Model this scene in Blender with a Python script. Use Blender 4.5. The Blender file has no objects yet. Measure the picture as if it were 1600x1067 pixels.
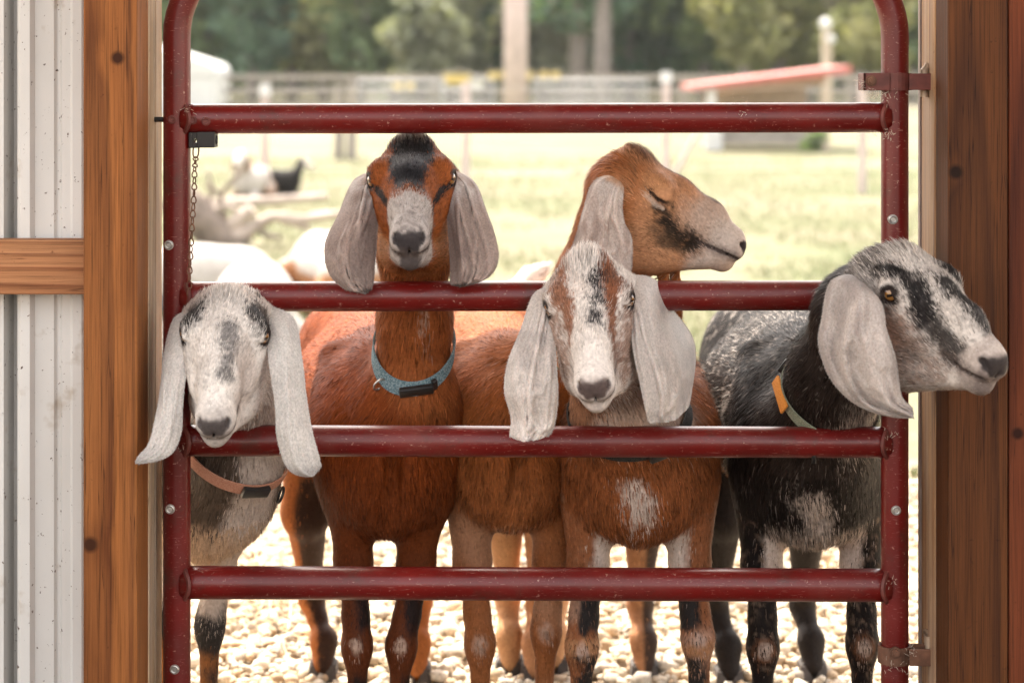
import bpy, bmesh, math, random
import numpy as np
from mathutils import Vector, Matrix
R_ = math.radians
rng = np.random.default_rng(7)
random.seed(7)
C = bpy.context.scene.collection
SC = bpy.context.scene

# ------------------------------------------------------------------ camera, world, sun, exposure
D = 3.2            # camera to gate
CAMH = 1.25
FPX = 3200.0       # focal length in photo pixels (1600 wide)
HY = 112.0         # photo row of the horizon
cam_d = bpy.data.cameras.new('camera'); cam = bpy.data.objects.new('camera', cam_d); C.objects.link(cam)
cam.location = (0, -D, CAMH); cam.rotation_euler = (R_(90), 0, 0)
cam_d.sensor_width = 36; cam_d.lens = 36 * FPX / 1600
cam_d.shift_y = -(533.5 - HY) / 1600
cam_d.clip_start = 0.05; cam_d.clip_end = 2000
cam_d.dof.use_dof = True; cam_d.dof.focus_distance = D - 0.03; cam_d.dof.aperture_fstop = 3.9
SC.camera = cam

SUN_EL, SUN_AZ = 60.0, -24.0      # azimuth from +Y (away from camera) towards +X
S = Vector((math.sin(R_(SUN_AZ)) * math.cos(R_(SUN_EL)), math.cos(R_(SUN_AZ)) * math.cos(R_(SUN_EL)), math.sin(R_(SUN_EL))))
w = bpy.data.worlds.new('World'); SC.world = w; w.use_nodes = True
nt = w.node_tree
bg = nt.nodes['Background']
sky = nt.nodes.new('ShaderNodeTexSky'); sky.sky_type = 'NISHITA'; sky.sun_disc = False
sky.sun_elevation = R_(SUN_EL); sky.sun_rotation = R_(SUN_AZ)
sky.dust_density = 3.0; sky.ozone_density = 0.6
hs = nt.nodes.new('ShaderNodeHueSaturation'); hs.inputs['Saturation'].default_value = 0.35
wm = nt.nodes.new('ShaderNodeMix'); wm.data_type = 'RGBA'; wm.blend_type = 'MULTIPLY'; wm.inputs['Factor'].default_value = 1.0
wm.inputs['B'].default_value = (1.0, 0.915, 0.82, 1)
nt.links.new(sky.outputs[0], hs.inputs['Color']); nt.links.new(hs.outputs[0], wm.inputs['A'])
nt.links.new(wm.outputs['Result'], bg.inputs['Color'])
bg.inputs['Strength'].default_value = 0.15
sl = bpy.data.lights.new('sun', 'SUN'); so = bpy.data.objects.new('sun', sl); C.objects.link(so)
sl.energy = 2.0; sl.angle = R_(0.5); sl.color = (1.0, 0.93, 0.82)
so.rotation_euler = (-S).to_track_quat('-Z', 'Y').to_euler(); so.location = (-5, 10, 15)
SC.view_settings.view_transform = 'Standard'; SC.view_settings.look = 'None'
SC.view_settings.exposure = 2.65; SC.view_settings.gamma = 1.0
SC.cycles.max_bounces = 8; SC.cycles.use_denoising = True
SC.cycles.sample_clamp_indirect = 6.0

# ------------------------------------------------------------------ helpers
def P(px, py, y=0.0):
    """photo pixel + depth (world y) -> world point"""
    s = (D + y) / FPX
    return Vector(((px - 800) * s, y, CAMH - (py - HY) * s))
def NP(px, py, y=0.0): return np.array(P(px, py, y))
def proj(p):
    s = FPX / (D + p[..., 1])
    return np.stack([800 + p[..., 0] * s, HY + (CAMH - p[..., 2]) * s], -1)
def tag(o, label=None, cat=None, group=None, kind=None):
    if label: o['label'] = label
    if cat: o['category'] = cat
    if group: o['group'] = group
    if kind: o['kind'] = kind
    return o
def empty(name, loc=(0, 0, 0)):
    o = bpy.data.objects.new(name, None); o.location = loc; o.empty_display_size = 0.1
    C.objects.link(o); return o
bpy_deps_dirty = []
def link(name, me, mat=None, parent=None):
    o = bpy.data.objects.new(name, me); C.objects.link(o)
    if mat is not None:
        for m in (mat if isinstance(mat, (list, tuple)) else [mat]): me.materials.append(m)
    if parent is not None:
        o.parent = parent
        if parent.type == 'EMPTY': o.matrix_parent_inverse = Matrix.Translation(-parent.location)   # part meshes sit at the origin, in world coordinates
    return o
class MB:
    """collects shapes into one mesh (world coordinates)"""
    def __init__(s): s.bm = bmesh.new()
    def box(s, x0, x1, y0, y1, z0, z1, bev=0.0, seg=2):
        r = bmesh.ops.create_cube(s.bm, size=1)
        vs = r['verts']
        for v in vs:
            v.co = Vector((x0 + (v.co.x + .5) * (x1 - x0), y0 + (v.co.y + .5) * (y1 - y0), z0 + (v.co.z + .5) * (z1 - z0)))
        if bev > 0:
            es = list({e for v in vs for e in v.link_edges})
            bmesh.ops.bevel(s.bm, geom=es, offset=bev, segments=seg, affect='EDGES', profile=0.5)
        return s
    def obox(s, c, size, rot, bev=0.0):
        r = bmesh.ops.create_cube(s.bm, size=1); vs = r['verts']
        M = Matrix.Translation(c) @ rot.to_4x4() @ Matrix.Diagonal((size[0], size[1], size[2], 1))
        bmesh.ops.transform(s.bm, matrix=M, verts=vs)
        if bev > 0:
            es = list({e for v in vs for e in v.link_edges})
            bmesh.ops.bevel(s.bm, geom=es, offset=bev, segments=2, affect='EDGES', profile=0.5)
        return s
    def cyl(s, a, b, r0, r1=None, n=16, caps=True):
        a, b = Vector(a), Vector(b); d = b - a
        if r1 is None: r1 = r0
        M = Matrix.Translation((a + b) / 2) @ d.to_track_quat('Z', 'Y').to_matrix().to_4x4()
        bmesh.ops.create_cone(s.bm, cap_ends=caps, segments=n, radius1=r0, radius2=r1, depth=d.length, matrix=M); return s
    def ball(s, c, r, sub=2, scale=(1, 1, 1)):
        M = Matrix.Translation(c) @ Matrix.Diagonal((scale[0], scale[1], scale[2], 1))
        bmesh.ops.create_icosphere(s.bm, subdivisions=sub, radius=r, matrix=M); return s
    def tube(s, pts, r, n=16, closed=False, rf=None, caps=True):
        pts = [Vector(p) for p in pts]; N = len(pts); rings = []
        t0 = None; up = None
        for i, p in enumerate(pts):
            if closed: t = (pts[(i + 1) % N] - pts[i - 1]).normalized()
            else: t = (pts[min(i + 1, N - 1)] - pts[max(i - 1, 0)]).normalized()
            if up is None:
                up = Vector((0, 1, 0)) if abs(t.y) < .9 else Vector((1, 0, 0))
            up = (up - t * up.dot(t)).normalized(); b = t.cross(up)
            rr = r[i] if isinstance(r, (list, tuple, np.ndarray)) else r
            ring = []
            for k in range(n):
                a = 2 * math.pi * k / n
                q = rr * (rf(i, a) if rf else 1.0)
                ring.append(s.bm.verts.new(p + up * math.cos(a) * q + b * math.sin(a) * q))
            rings.append(ring)
        for i in range(N if closed else N - 1):
            A, B = rings[i], rings[(i + 1) % N]
            for k in range(n):
                f = s.bm.faces.new((A[k], A[(k + 1) % n], B[(k + 1) % n], B[k])); f.smooth = True
        if not closed and caps:
            s.bm.faces.new(rings[0]); s.bm.faces.new(list(reversed(rings[-1])))
        return s
    def torus(s, c, axis, R, r, n=20, m=8):
        axis = Vector(axis).normalized(); q = axis.to_track_quat('Z', 'Y')
        pts = [Vector(c) + q @ Vector((R * math.cos(2 * math.pi * i / n), R * math.sin(2 * math.pi * i / n), 0)) for i in range(n)]
        return s.tube(pts, r, m, closed=True)
    def prism(s, poly, y0, y1):
        a = [s.bm.verts.new((x, y0, z)) for x, z in poly]; b = [s.bm.verts.new((x, y1, z)) for x, z in poly]
        s.bm.faces.new(a); s.bm.faces.new(list(reversed(b)))
        for i in range(len(poly)):
            j = (i + 1) % len(poly); s.bm.faces.new((a[j], a[i], b[i], b[j]))
        return s
    def build(s, name, mat, parent=None, smooth=False):
        bmesh.ops.recalc_face_normals(s.bm, faces=s.bm.faces)
        me = bpy.data.meshes.new(name); s.bm.to_mesh(me); s.bm.free()
        if smooth:
            for p in me.polygons: p.use_smooth = True
            me.set_sharp_from_angle(angle=R_(38))
        return link(name, me, mat, parent)
def mesh_np(name, V, F, col=None, nrm=None, smooth=True):
    """V (n,3); F list of arrays (m,k). One mesh with optional colour attribute and custom normals."""
    me = bpy.data.meshes.new(name)
    F = [np.asarray(f, np.int32) for f in F if len(f)]
    nl = sum(f.size for f in F); nf = sum(len(f) for f in F)
    me.vertices.add(len(V)); me.vertices.foreach_set('co', np.asarray(V, np.float32).ravel())
    me.loops.add(nl); me.polygons.add(nf)
    me.loops.foreach_set('vertex_index', np.concatenate([f.ravel() for f in F]))
    tot = np.concatenate([np.full(len(f), f.shape[1], np.int32) for f in F])
    me.polygons.foreach_set('loop_start', np.concatenate([[0], np.cumsum(tot)[:-1]]).astype(np.int32))
    me.polygons.foreach_set('use_smooth', np.full(nf, smooth))
    me.update(calc_edges=True); me.validate()
    if col is not None:
        a = me.color_attributes.new('Col', 'FLOAT_COLOR', 'POINT')
        a.data.foreach_set('color', np.concatenate([col, np.ones((len(col), 1))], 1).astype(np.float32).ravel())
    if nrm is not None:
        me.normals_split_custom_set_from_vertices(np.asarray(nrm, np.float32).tolist())
    return me
def smooth01(x): x = np.clip(x, 0, 1); return x * x * (3 - 2 * x)
def vnoise(p, seed=0):
    p = np.asarray(p, np.float64) + 100.0; i = np.floor(p).astype(np.int64); f = p - i; f = f * f * (3 - 2 * f)
    def h(a, b, c):
        v = (a * 73856093) ^ (b * 19349663) ^ (c * 83492791) ^ (seed * 2654435761)
        v = (v ^ (v >> 13)) * 1274126177 & 0x7fffffff
        v = (v ^ (v >> 16)) & 0xffff
        return v / 65535.0
    r = 0
    for dx in (0, 1):
        for dy in (0, 1):
            for dz in (0, 1):
                wgt = (f[:, 0] if dx else 1 - f[:, 0]) * (f[:, 1] if dy else 1 - f[:, 1]) * (f[:, 2] if dz else 1 - f[:, 2])
                r = r + wgt * h(i[:, 0] + dx, i[:, 1] + dy, i[:, 2] + dz)
    return r * 2 - 1
def fbm(p, scale, seed=0, octv=3):
    s = 0; a = 1.0; t = 0
    for o in range(octv):
        s = s + a * vnoise(p * scale * 2 ** o, seed + o * 17); t += a; a *= .55
    return s / t

# ------------------------------------------------------------------ materials
def newmat(name, rough=.6, spec=.5):
    m = bpy.data.materials.new(name); m.use_nodes = True
    b = m.node_tree.nodes['Principled BSDF']; b.inputs['Roughness'].default_value = rough
    b.inputs['Specular IOR Level'].default_value = spec
    return m, m.node_tree, b
def N(nt, t, **kw):
    n = nt.nodes.new(t)
    for k, v in kw.items():
        if k in n.inputs.keys(): n.inputs[k].default_value = v
        else: setattr(n, k, v)
    return n
def ramp(nt, stops, interp='LINEAR'):
    n = nt.nodes.new('ShaderNodeValToRGB'); cr = n.color_ramp; cr.interpolation = interp
    while len(cr.elements) < len(stops): cr.elements.new(.5)
    for e, (p, c) in zip(cr.elements, stops):
        e.position = p; e.color = (*c, 1) if len(c) == 3 else c
    return n
def L(nt, a, b): nt.links.new(a, b)
def mixc(nt, fac, a, b, mode='MIX'):
    n = nt.nodes.new('ShaderNodeMix'); n.data_type = 'RGBA'; n.blend_type = mode
    for sock, v in ((n.inputs['Factor'], fac), (n.inputs['A'], a), (n.inputs['B'], b)):
        if hasattr(v, 'links'): nt.links.new(v, sock)
        else: sock.default_value = v if not isinstance(v, tuple) else ((*v, 1) if len(v) == 3 else v)
    return n.outputs['Result']
def mapped(nt, scale=(1, 1, 1), loc=(0, 0, 0), rot=(0, 0, 0), coord='Object'):
    tc = nt.nodes.new('ShaderNodeTexCoord'); mp = nt.nodes.new('ShaderNodeMapping')
    mp.inputs['Scale'].default_value = scale; mp.inputs['Location'].default_value = loc; mp.inputs['Rotation'].default_value = rot
    L(nt, tc.outputs[coord], mp.inputs['Vector']); return mp.outputs[0]
def bump(nt, b, h, strength=.3, dist=.002):
    n = nt.nodes.new('ShaderNodeBump'); n.inputs['Strength'].default_value = strength; n.inputs['Distance'].default_value = dist
    L(nt, h, n.inputs['Height']); L(nt, n.outputs[0], b.inputs['Normal'])

def flat(name, col, rough=.6, var=.12, scale=8, metal=0.0, spec=.5, bstr=.0):
    m, nt, b = newmat(name, rough, spec); b.inputs['Metallic'].default_value = metal
    n = N(nt, 'ShaderNodeTexNoise', Scale=scale, Detail=5.0)
    L(nt, mapped(nt), n.inputs['Vector'])
    r = ramp(nt, [(.3, tuple(c * (1 - var) for c in col)), (.7, tuple(min(1, c * (1 + var)) for c in col))])
    L(nt, n.outputs[0], r.inputs[0]); L(nt, r.outputs[0], b.inputs['Base Color'])
    if bstr: bump(nt, b, n.outputs[0], bstr)
    return m

def wood(name, base, dark, light, axis='Z', center=(0, 0, 0), knots=(), rough=.6, freq=1.0, greyness=0.0, spec=.15):
    """sawn softwood: long ring shells cut through by the board, fine fibre, knots, stains."""
    m, nt, b = newmat(name, rough, spec)
    long_ = {'X': (.045, 1, 1), 'Z': (1, 1, .045)}[axis]
    tc = nt.nodes.new('ShaderNodeTexCoord')
    src = tc.outputs['Object']
    # swirl the grain round each knot
    dist_sum = None; core = None
    for (kx, ky, kz, kr) in knots:
        d = N(nt, 'ShaderNodeVectorMath', operation='DISTANCE'); L(nt, tc.outputs['Object'], d.inputs[0]); d.inputs[1].default_value = (kx, ky, kz)
        g = N(nt, 'ShaderNodeMapRange'); g.inputs['From Min'].default_value = 0; g.inputs['From Max'].default_value = kr * 4.5
        g.inputs['To Min'].default_value = 1; g.inputs['To Max'].default_value = 0; g.interpolation_type = 'SMOOTHSTEP'
        L(nt, d.outputs['Value'], g.inputs['Value'])
        c = N(nt, 'ShaderNodeMapRange'); c.inputs['From Min'].default_value = kr * .55; c.inputs['From Max'].default_value = kr * 1.15
        c.inputs['To Min'].default_value = 1; c.inputs['To Max'].default_value = 0
        L(nt, d.outputs['Value'], c.inputs['Value'])
        if dist_sum is None: dist_sum, core = g.outputs[0], c.outputs[0]
        else:
            a1 = N(nt, 'ShaderNodeMath', operation='ADD'); L(nt, dist_sum, a1.inputs[0]); L(nt, g.outputs[0], a1.inputs[1]); dist_sum = a1.outputs[0]
            a2 = N(nt, 'ShaderNodeMath', operation='MAXIMUM'); L(nt, core, a2.inputs[0]); L(nt, c.outputs[0], a2.inputs[1]); core = a2.outputs[0]
    mp = nt.nodes.new('ShaderNodeMapping'); mp.vector_type = 'POINT'
    mp.inputs['Location'].default_value = tuple(-c * l for c, l in zip(center, long_)); mp.inputs['Scale'].default_value = long_
    L(nt, src, mp.inputs['Vector'])
    wob = N(nt, 'ShaderNodeTexNoise', Scale=3.0, Detail=2.0); L(nt, mp.outputs[0], wob.inputs['Vector'])
    off = N(nt, 'ShaderNodeVectorMath', operation='MULTIPLY_ADD'); L(nt, wob.outputs['Color'], off.inputs[0]); off.inputs[1].default_value = (.035, .035, .035)
    L(nt, mp.outputs[0], off.inputs[2])
    ln = N(nt, 'ShaderNodeVectorMath', operation='LENGTH'); L(nt, off.outputs[0], ln.inputs[0])
    val = ln.outputs['Value']
    if dist_sum is not None:
        ma = N(nt, 'ShaderNodeMath', operation='MULTIPLY_ADD'); L(nt, dist_sum, ma.inputs[0]); ma.inputs[1].default_value = .0015; L(nt, val, ma.inputs[2]); val = ma.outputs[0]
    fr = N(nt, 'ShaderNodeMath', operation='MULTIPLY'); L(nt, val, fr.inputs[0]); fr.inputs[1].default_value = 95.0 * freq
    fc = N(nt, 'ShaderNodeMath', operation='FRACT'); L(nt, fr.outputs[0], fc.inputs[0])
    r1 = ramp(nt, [(0, (.0,) * 3), (.55, (.25,) * 3), (.86, (1,) * 3), (1.0, (.0,) * 3)])
    L(nt, fc.outputs[0], r1.inputs[0])
    fib = N(nt, 'ShaderNodeTexNoise', Scale=1.0, Detail=6.0, Roughness=.7)
    fs = {'X': (6, 420, 420), 'Z': (420, 420, 6)}[axis]
    L(nt, mapped(nt, fs), fib.inputs['Vector'])
    big = N(nt, 'ShaderNodeTexNoise', Scale=1.0, Detail=4.0); bs = {'X': (2, 14, 14), 'Z': (14, 14, 2)}[axis]
    L(nt, mapped(nt, bs, loc=(3, 1, 2)), big.inputs['Vector'])
    c0 = mixc(nt, r1.outputs[0], base, dark)
    rb = ramp(nt, [(.35, (0,) * 3), (.7, (1,) * 3)]); L(nt, big.outputs[0], rb.inputs[0])
    c1 = mixc(nt, rb.outputs[0], c0, light); n1 = c1.node; 
    mm = N(nt, 'ShaderNodeMath', operation='MULTIPLY'); L(nt, rb.outputs[0], mm.inputs[0]); mm.inputs[1].default_value = .45
    L(nt, mm.outputs[0], n1.inputs['Factor'])
    rf = ramp(nt, [(.32, (.42,) * 3), (.5, (.92,) * 3), (.7, (1.12,) * 3)]); L(nt, fib.outputs[0], rf.inputs[0])
    c2 = mixc(nt, 1.0, c1, rf.outputs[0], 'MULTIPLY')
    ck = N(nt, 'ShaderNodeTexNoise', Scale=1.0, Detail=3.0); L(nt, mapped(nt, {'X': (1.1, 60, 60), 'Z': (60, 60, 1.1)}[axis], loc=(5, 3, 8)), ck.inputs['Vector'])
    rk = ramp(nt, [(.492, (0,) * 3), (.5, (.8,) * 3), (.508, (0,) * 3)]); L(nt, ck.outputs[0], rk.inputs[0])
    c2 = mixc(nt, rk.outputs[0], c2, tuple(c * .4 for c in dark))
    st = N(nt, 'ShaderNodeTexNoise', Scale=1.0, Detail=5.0, Roughness=.6); L(nt, mapped(nt, {'X': (1.5, 9, 9), 'Z': (9, 9, 1.5)}[axis], loc=(2, 8, 5)), st.inputs['Vector'])
    rst = ramp(nt, [(.5, (0,) * 3), (.72, (.55,) * 3)]); L(nt, st.outputs[0], rst.inputs[0])
    c2 = mixc(nt, rst.outputs[0], c2, tuple(c * .8 for c in dark))
    # dirt specks and scuffs
    sp = N(nt, 'ShaderNodeTexNoise', Scale=55.0, Detail=8.0, Roughness=.75); L(nt, mapped(nt, loc=(9, 4, 1)), sp.inputs['Vector'])
    rs = ramp(nt, [(.62, (0,) * 3), (.72, (1,) * 3)]); L(nt, sp.outputs[0], rs.inputs[0])
    c3 = mixc(nt, rs.outputs[0], c2, tuple(c * .45 for c in dark))
    if greyness > 0:
        gr = N(nt, 'ShaderNodeTexNoise', Scale=1.0, Detail=4.0); L(nt, mapped(nt, {'X': (3, 25, 25), 'Z': (25, 25, 3)}[axis], loc=(1, 7, 3)), gr.inputs['Vector'])
        rg = ramp(nt, [(.4, (0,) * 3), (.65, (greyness,) * 3)]); L(nt, gr.outputs[0], rg.inputs[0])
        c3 = mixc(nt, rg.outputs[0], c3, (.34, .29, .25))
    if core is not None:
        c3 = mixc(nt, core, c3, tuple(c * .35 for c in dark))
    L(nt, c3, b.inputs['Base Color'])
    ad = N(nt, 'ShaderNodeMath', operation='ADD'); L(nt, r1.outputs[0], ad.inputs[0]); L(nt, fib.outputs[0], ad.inputs[1])
    bump(nt, b, ad.outputs[0], .35, .0015)
    return m

def m_redpaint():
    m, nt, b = newmat('red_paint', .38, .32)
    n = N(nt, 'ShaderNodeTexNoise', Scale=9.0, Detail=6.0); L(nt, mapped(nt), n.inputs['Vector'])
    r = ramp(nt, [(.3, (.088, .0043, .0035)), (.7, (.145, .007, .0054))]); L(nt, n.outputs[0], r.inputs[0])
    # dust settled in patches
    d = N(nt, 'ShaderNodeTexNoise', Scale=5.0, Detail=9.0, Roughness=.72); L(nt, mapped(nt, loc=(2, 5, 8)), d.inputs['Vector'])
    rd = ramp(nt, [(.52, (0,) * 3), (.8, (.38,) * 3)]); L(nt, d.outputs[0], rd.inputs[0])
    c = mixc(nt, rd.outputs[0], r.outputs[0], (.17, .075, .055))
    # chips and specks
    v = N(nt, 'ShaderNodeTexNoise', Scale=160.0, Detail=3.0, Roughness=.6); L(nt, mapped(nt), v.inputs['Vector'])
    rv = ramp(nt, [(.655, (0,) * 3), (.72, (.8,) * 3)]); L(nt, v.outputs[0], rv.inputs[0])
    c = mixc(nt, rv.outputs[0], c, (.36, .2, .16))
    # fine scratches
    s1 = N(nt, 'ShaderNodeTexNoise', Scale=1.0, Detail=2.0); L(nt, mapped(nt, (70, 200, 900), rot=(.1, .9, .2)), s1.inputs['Vector'])
    r2 = ramp(nt, [(.665, (0,) * 3), (.72, (.6,) * 3)]); L(nt, s1.outputs[0], r2.inputs[0])
    c = mixc(nt, r2.outputs[0], c, (.34, .17, .14))
    # rusty dark stains
    s3 = N(nt, 'ShaderNodeTexNoise', Scale=14.0, Detail=7.0, Roughness=.7); L(nt, mapped(nt, loc=(1, 2, 3)), s3.inputs['Vector'])
    r3 = ramp(nt, [(.56, (0,) * 3), (.68, (.7,) * 3)]); L(nt, s3.outputs[0], r3.inputs[0])
    c = mixc(nt, r3.outputs[0], c, (.07, .02, .014))
    L(nt, c, b.inputs['Base Color'])
    rr = ramp(nt, [(.4, (.3,) * 3), (.75, (.6,) * 3)]); L(nt, d.outputs[0], rr.inputs[0]); L(nt, rr.outputs[0], b.inputs['Roughness'])
    b.inputs['Coat Weight'].default_value = .25; b.inputs['Coat Roughness'].default_value = .2
    bump(nt, b, v.outputs[0], .12, .001)
    return m

def m_panel():
    m, nt, b = newmat('white_steel', .42, .4)
    n = N(nt, 'ShaderNodeTexNoise', Scale=3.0, Detail=7.0); L(nt, mapped(nt, (2, 2, .7)), n.inputs['Vector'])
    r = ramp(nt, [(.3, (.55, .53, .50)), (.65, (.68, .665, .64))]); L(nt, n.outputs[0], r.inputs[0])
    c = r.outputs[0]
    for (sc, lo, hi, col, loc) in ((70, .665, .70, (.06, .03, .02), (1, 1, 1)), (14, .60, .76, (.36, .29, .22), (4, 2, 9)), (150, .675, .71, (.1, .06, .04), (7, 3, 2))):
        v = N(nt, 'ShaderNodeTexNoise', Scale=float(sc), Detail=4.0, Roughness=.6); L(nt, mapped(nt, loc=loc), v.inputs['Vector'])
        rv = ramp(nt, [(lo, (0,) * 3), (hi, (1,) * 3)]); L(nt, v.outputs[0], rv.inputs[0])
        c = mixc(nt, rv.outputs[0], c, col)
    L(nt, c, b.inputs['Base Color']); return m

def m_coat():
    m, nt, b = newmat('goat_coat', .55, .07)
    a = nt.nodes.new('ShaderNodeVertexColor'); a.layer_name = 'Col'
    n = N(nt, 'ShaderNodeTexNoise', Scale=200.0, Detail=4.0); L(nt, mapped(nt), n.inputs['Vector'])
    r = ramp(nt, [(.25, (.78,) * 3), (.75, (1.15,) * 3)]); L(nt, n.outputs[0], r.inputs[0])
    L(nt, mixc(nt, 1.0, a.outputs[0], r.outputs[0], 'MULTIPLY'), b.inputs['Base Color'])
    b.inputs['Sheen Weight'].default_value = .0; b.inputs['Sheen Roughness'].default_value = .4
    return m
def m_ear():
    m, nt, b = newmat('ear_skin', .6, .25)
    a = nt.nodes.new('ShaderNodeVertexColor'); a.layer_name = 'Col'
    n = N(nt, 'ShaderNodeTexNoise', Scale=330.0, Detail=5.0, Roughness=.75); L(nt, mapped(nt, (1, 1, .75)), n.inputs['Vector'])
    r = ramp(nt, [(.34, (.68,) * 3), (.6, (1.10,) * 3)]); L(nt, n.outputs[0], r.inputs[0])
    c = mixc(nt, 1.0, a.outputs[0], r.outputs[0], 'MULTIPLY')
    L(nt, c, b.inputs['Base Color'])
    b.inputs['Sheen Weight'].default_value = .2; b.inputs['Sheen Roughness'].default_value = .4
    b.inputs['Subsurface Weight'].default_value = .15; b.inputs['Subsurface Radius'].default_value = (.008, .003, .002)
    bump(nt, b, n.outputs[0], .25, .001)
    return m
def m_eye():
    m, nt, b = newmat('goat_eye', .12, .6)
    tc = nt.nodes.new('ShaderNodeTexCoord'); sx = nt.nodes.new('ShaderNodeSeparateXYZ'); L(nt, tc.outputs['Object'], sx.inputs[0])
    cx = nt.nodes.new('ShaderNodeCombineXYZ'); L(nt, sx.outputs[0], cx.inputs[0]); L(nt, sx.outputs[1], cx.inputs[1])
    ln = N(nt, 'ShaderNodeVectorMath', operation='LENGTH'); L(nt, cx.outputs[0], ln.inputs[0])
    ri = ramp(nt, [(.0, (.20, .085, .02)), (.0058 * 80, (.27, .125, .03)), (.0078 * 80, (.11, .045, .01)), (.0088 * 80, (.03, .015, .01))])
    sc = N(nt, 'ShaderNodeMath', operation='MULTIPLY'); L(nt, ln.outputs['Value'], sc.inputs[0]); sc.inputs[1].default_value = 80
    L(nt, sc.outputs[0], ri.inputs[0])
    ay = N(nt, 'ShaderNodeMath', operation='ABSOLUTE'); L(nt, sx.outputs[1], ay.inputs[0])
    ly = N(nt, 'ShaderNodeMath', operation='LESS_THAN'); L(nt, ay.outputs[0], ly.inputs[0]); ly.inputs[1].default_value = .0021
    ax = N(nt, 'ShaderNodeMath', operation='ABSOLUTE'); L(nt, sx.outputs[0], ax.inputs[0])
    lx = N(nt, 'ShaderNodeMath', operation='LESS_THAN'); L(nt, ax.outputs[0], lx.inputs[0]); lx.inputs[1].default_value = .0055
    pu = N(nt, 'ShaderNodeMath', operation='MULTIPLY'); L(nt, ly.outputs[0], pu.inputs[0]); L(nt, lx.outputs[0], pu.inputs[1])
    L(nt, mixc(nt, pu.outputs[0], ri.outputs[0], (.004, .003, .003)), b.inputs['Base Color'])
    b.inputs['Coat Weight'].default_value = .5; b.inputs['Coat Roughness'].default_value = .05
    return m
def m_leaf(name, a, b_, tr=.35):
    m = bpy.data.materials.new(name); m.use_nodes = True; nt = m.node_tree
    b = nt.nodes['Principled BSDF']; b.inputs['Roughness'].default_value = .6; b.inputs['Specular IOR Level'].default_value = .25
    n = N(nt, 'ShaderNodeTexNoise', Scale=.55, Detail=4.0, Roughness=.7); L(nt, mapped(nt), n.inputs['Vector'])
    r = ramp(nt, [(.35, a), (.65, b_)]); L(nt, n.outputs[0], r.inputs[0]); L(nt, r.outputs[0], b.inputs['Base Color'])
    t = nt.nodes.new('ShaderNodeBsdfTranslucent'); tm = mixc(nt, 1.0, r.outputs[0], (1.2, 1.25, .6), 'MULTIPLY'); L(nt, tm, t.inputs['Color'])
    mx = nt.nodes.new('ShaderNodeMixShader'); mx.inputs[0].default_value = tr
    L(nt, b.outputs[0], mx.inputs[1]); L(nt, t.outputs[0], mx.inputs[2]); L(nt, mx.outputs[0], nt.nodes['Material Output'].inputs['Surface'])
    return m
def m_ground():
    m, nt, b = newmat('ground', .9, .2)
    tc = nt.nodes.new('ShaderNodeTexCoord'); sx = nt.nodes.new('ShaderNodeSeparateXYZ'); L(nt, tc.outputs['Object'], sx.inputs[0])
    en = N(nt, 'ShaderNodeTexNoise', Scale=.8, Detail=5.0); L(nt, tc.outputs['Object'], en.inputs['Vector'])
    ya = N(nt, 'ShaderNodeMath', operation='MULTIPLY_ADD'); L(nt, en.outputs[0], ya.inputs[0]); ya.inputs[1].default_value = -1.0; L(nt, sx.outputs[1], ya.inputs[2])
    gm = N(nt, 'ShaderNodeMapRange'); gm.inputs['From Min'].default_value = 2.55; gm.inputs['From Max'].default_value = 2.9; L(nt, ya.outputs[0], gm.inputs['Value'])
    n1 = N(nt, 'ShaderNodeTexNoise', Scale=.35, Detail=8.0, Roughness=.68); L(nt, tc.outputs['Object'], n1.inputs['Vector'])
    gr = ramp(nt, [(.32, (.10, .118, .052)), (.5, (.155, .15, .085)), (.64, (.215, .185, .13))]); L(nt, n1.outputs[0], gr.inputs[0])
    n2 = N(nt, 'ShaderNodeTexNoise', Scale=30.0, Detail=6.0); L(nt, tc.outputs['Object'], n2.inputs['Vector'])
    rr = ramp(nt, [(.3, (.6,) * 3), (.7, (1.15,) * 3)]); L(nt, n2.outputs[0], rr.inputs[0])
    grass = mixc(nt, 1.0, gr.outputs[0], rr.outputs[0], 'MULTIPLY')
    gv = ramp(nt, [(.3, (.40, .31, .22)), (.7, (.53, .44, .33))]); L(nt, n2.outputs[0], gv.inputs[0])
    c = mixc(nt, gm.outputs[0], gv.outputs[0], grass)
    bf_ = N(nt, 'ShaderNodeMapRange'); bf_.inputs['From Min'].default_value = -.10; bf_.inputs['From Max'].default_value = .12; L(nt, sx.outputs[1], bf_.inputs['Value'])
    di = ramp(nt, [(.3, (.045, .03, .02)), (.7, (.085, .06, .04))]); L(nt, n2.outputs[0], di.inputs[0])
    near = N(nt, 'ShaderNodeMapRange'); near.inputs['From Min'].default_value = 6; near.inputs['From Max'].default_value = 5.5; ax_ = N(nt, 'ShaderNodeMath', operation='ABSOLUTE'); L(nt, sx.outputs[0], ax_.inputs[0]); L(nt, ax_.outputs[0], near.inputs['Value'])
    inv = N(nt, 'ShaderNodeMath', operation='SUBTRACT'); inv.inputs[0].default_value = 1.0; L(nt, bf_.outputs[0], inv.inputs[1])
    fl_ = N(nt, 'ShaderNodeMath', operation='MULTIPLY'); L(nt, inv.outputs[0], fl_.inputs[0]); L(nt, near.outputs[0], fl_.inputs[1])
    c = mixc(nt, fl_.outputs[0], c, di.outputs[0])
    L(nt, c, b.inputs['Base Color']); bump(nt, b, n2.outputs[0], .5, .02)
    return m
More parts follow.
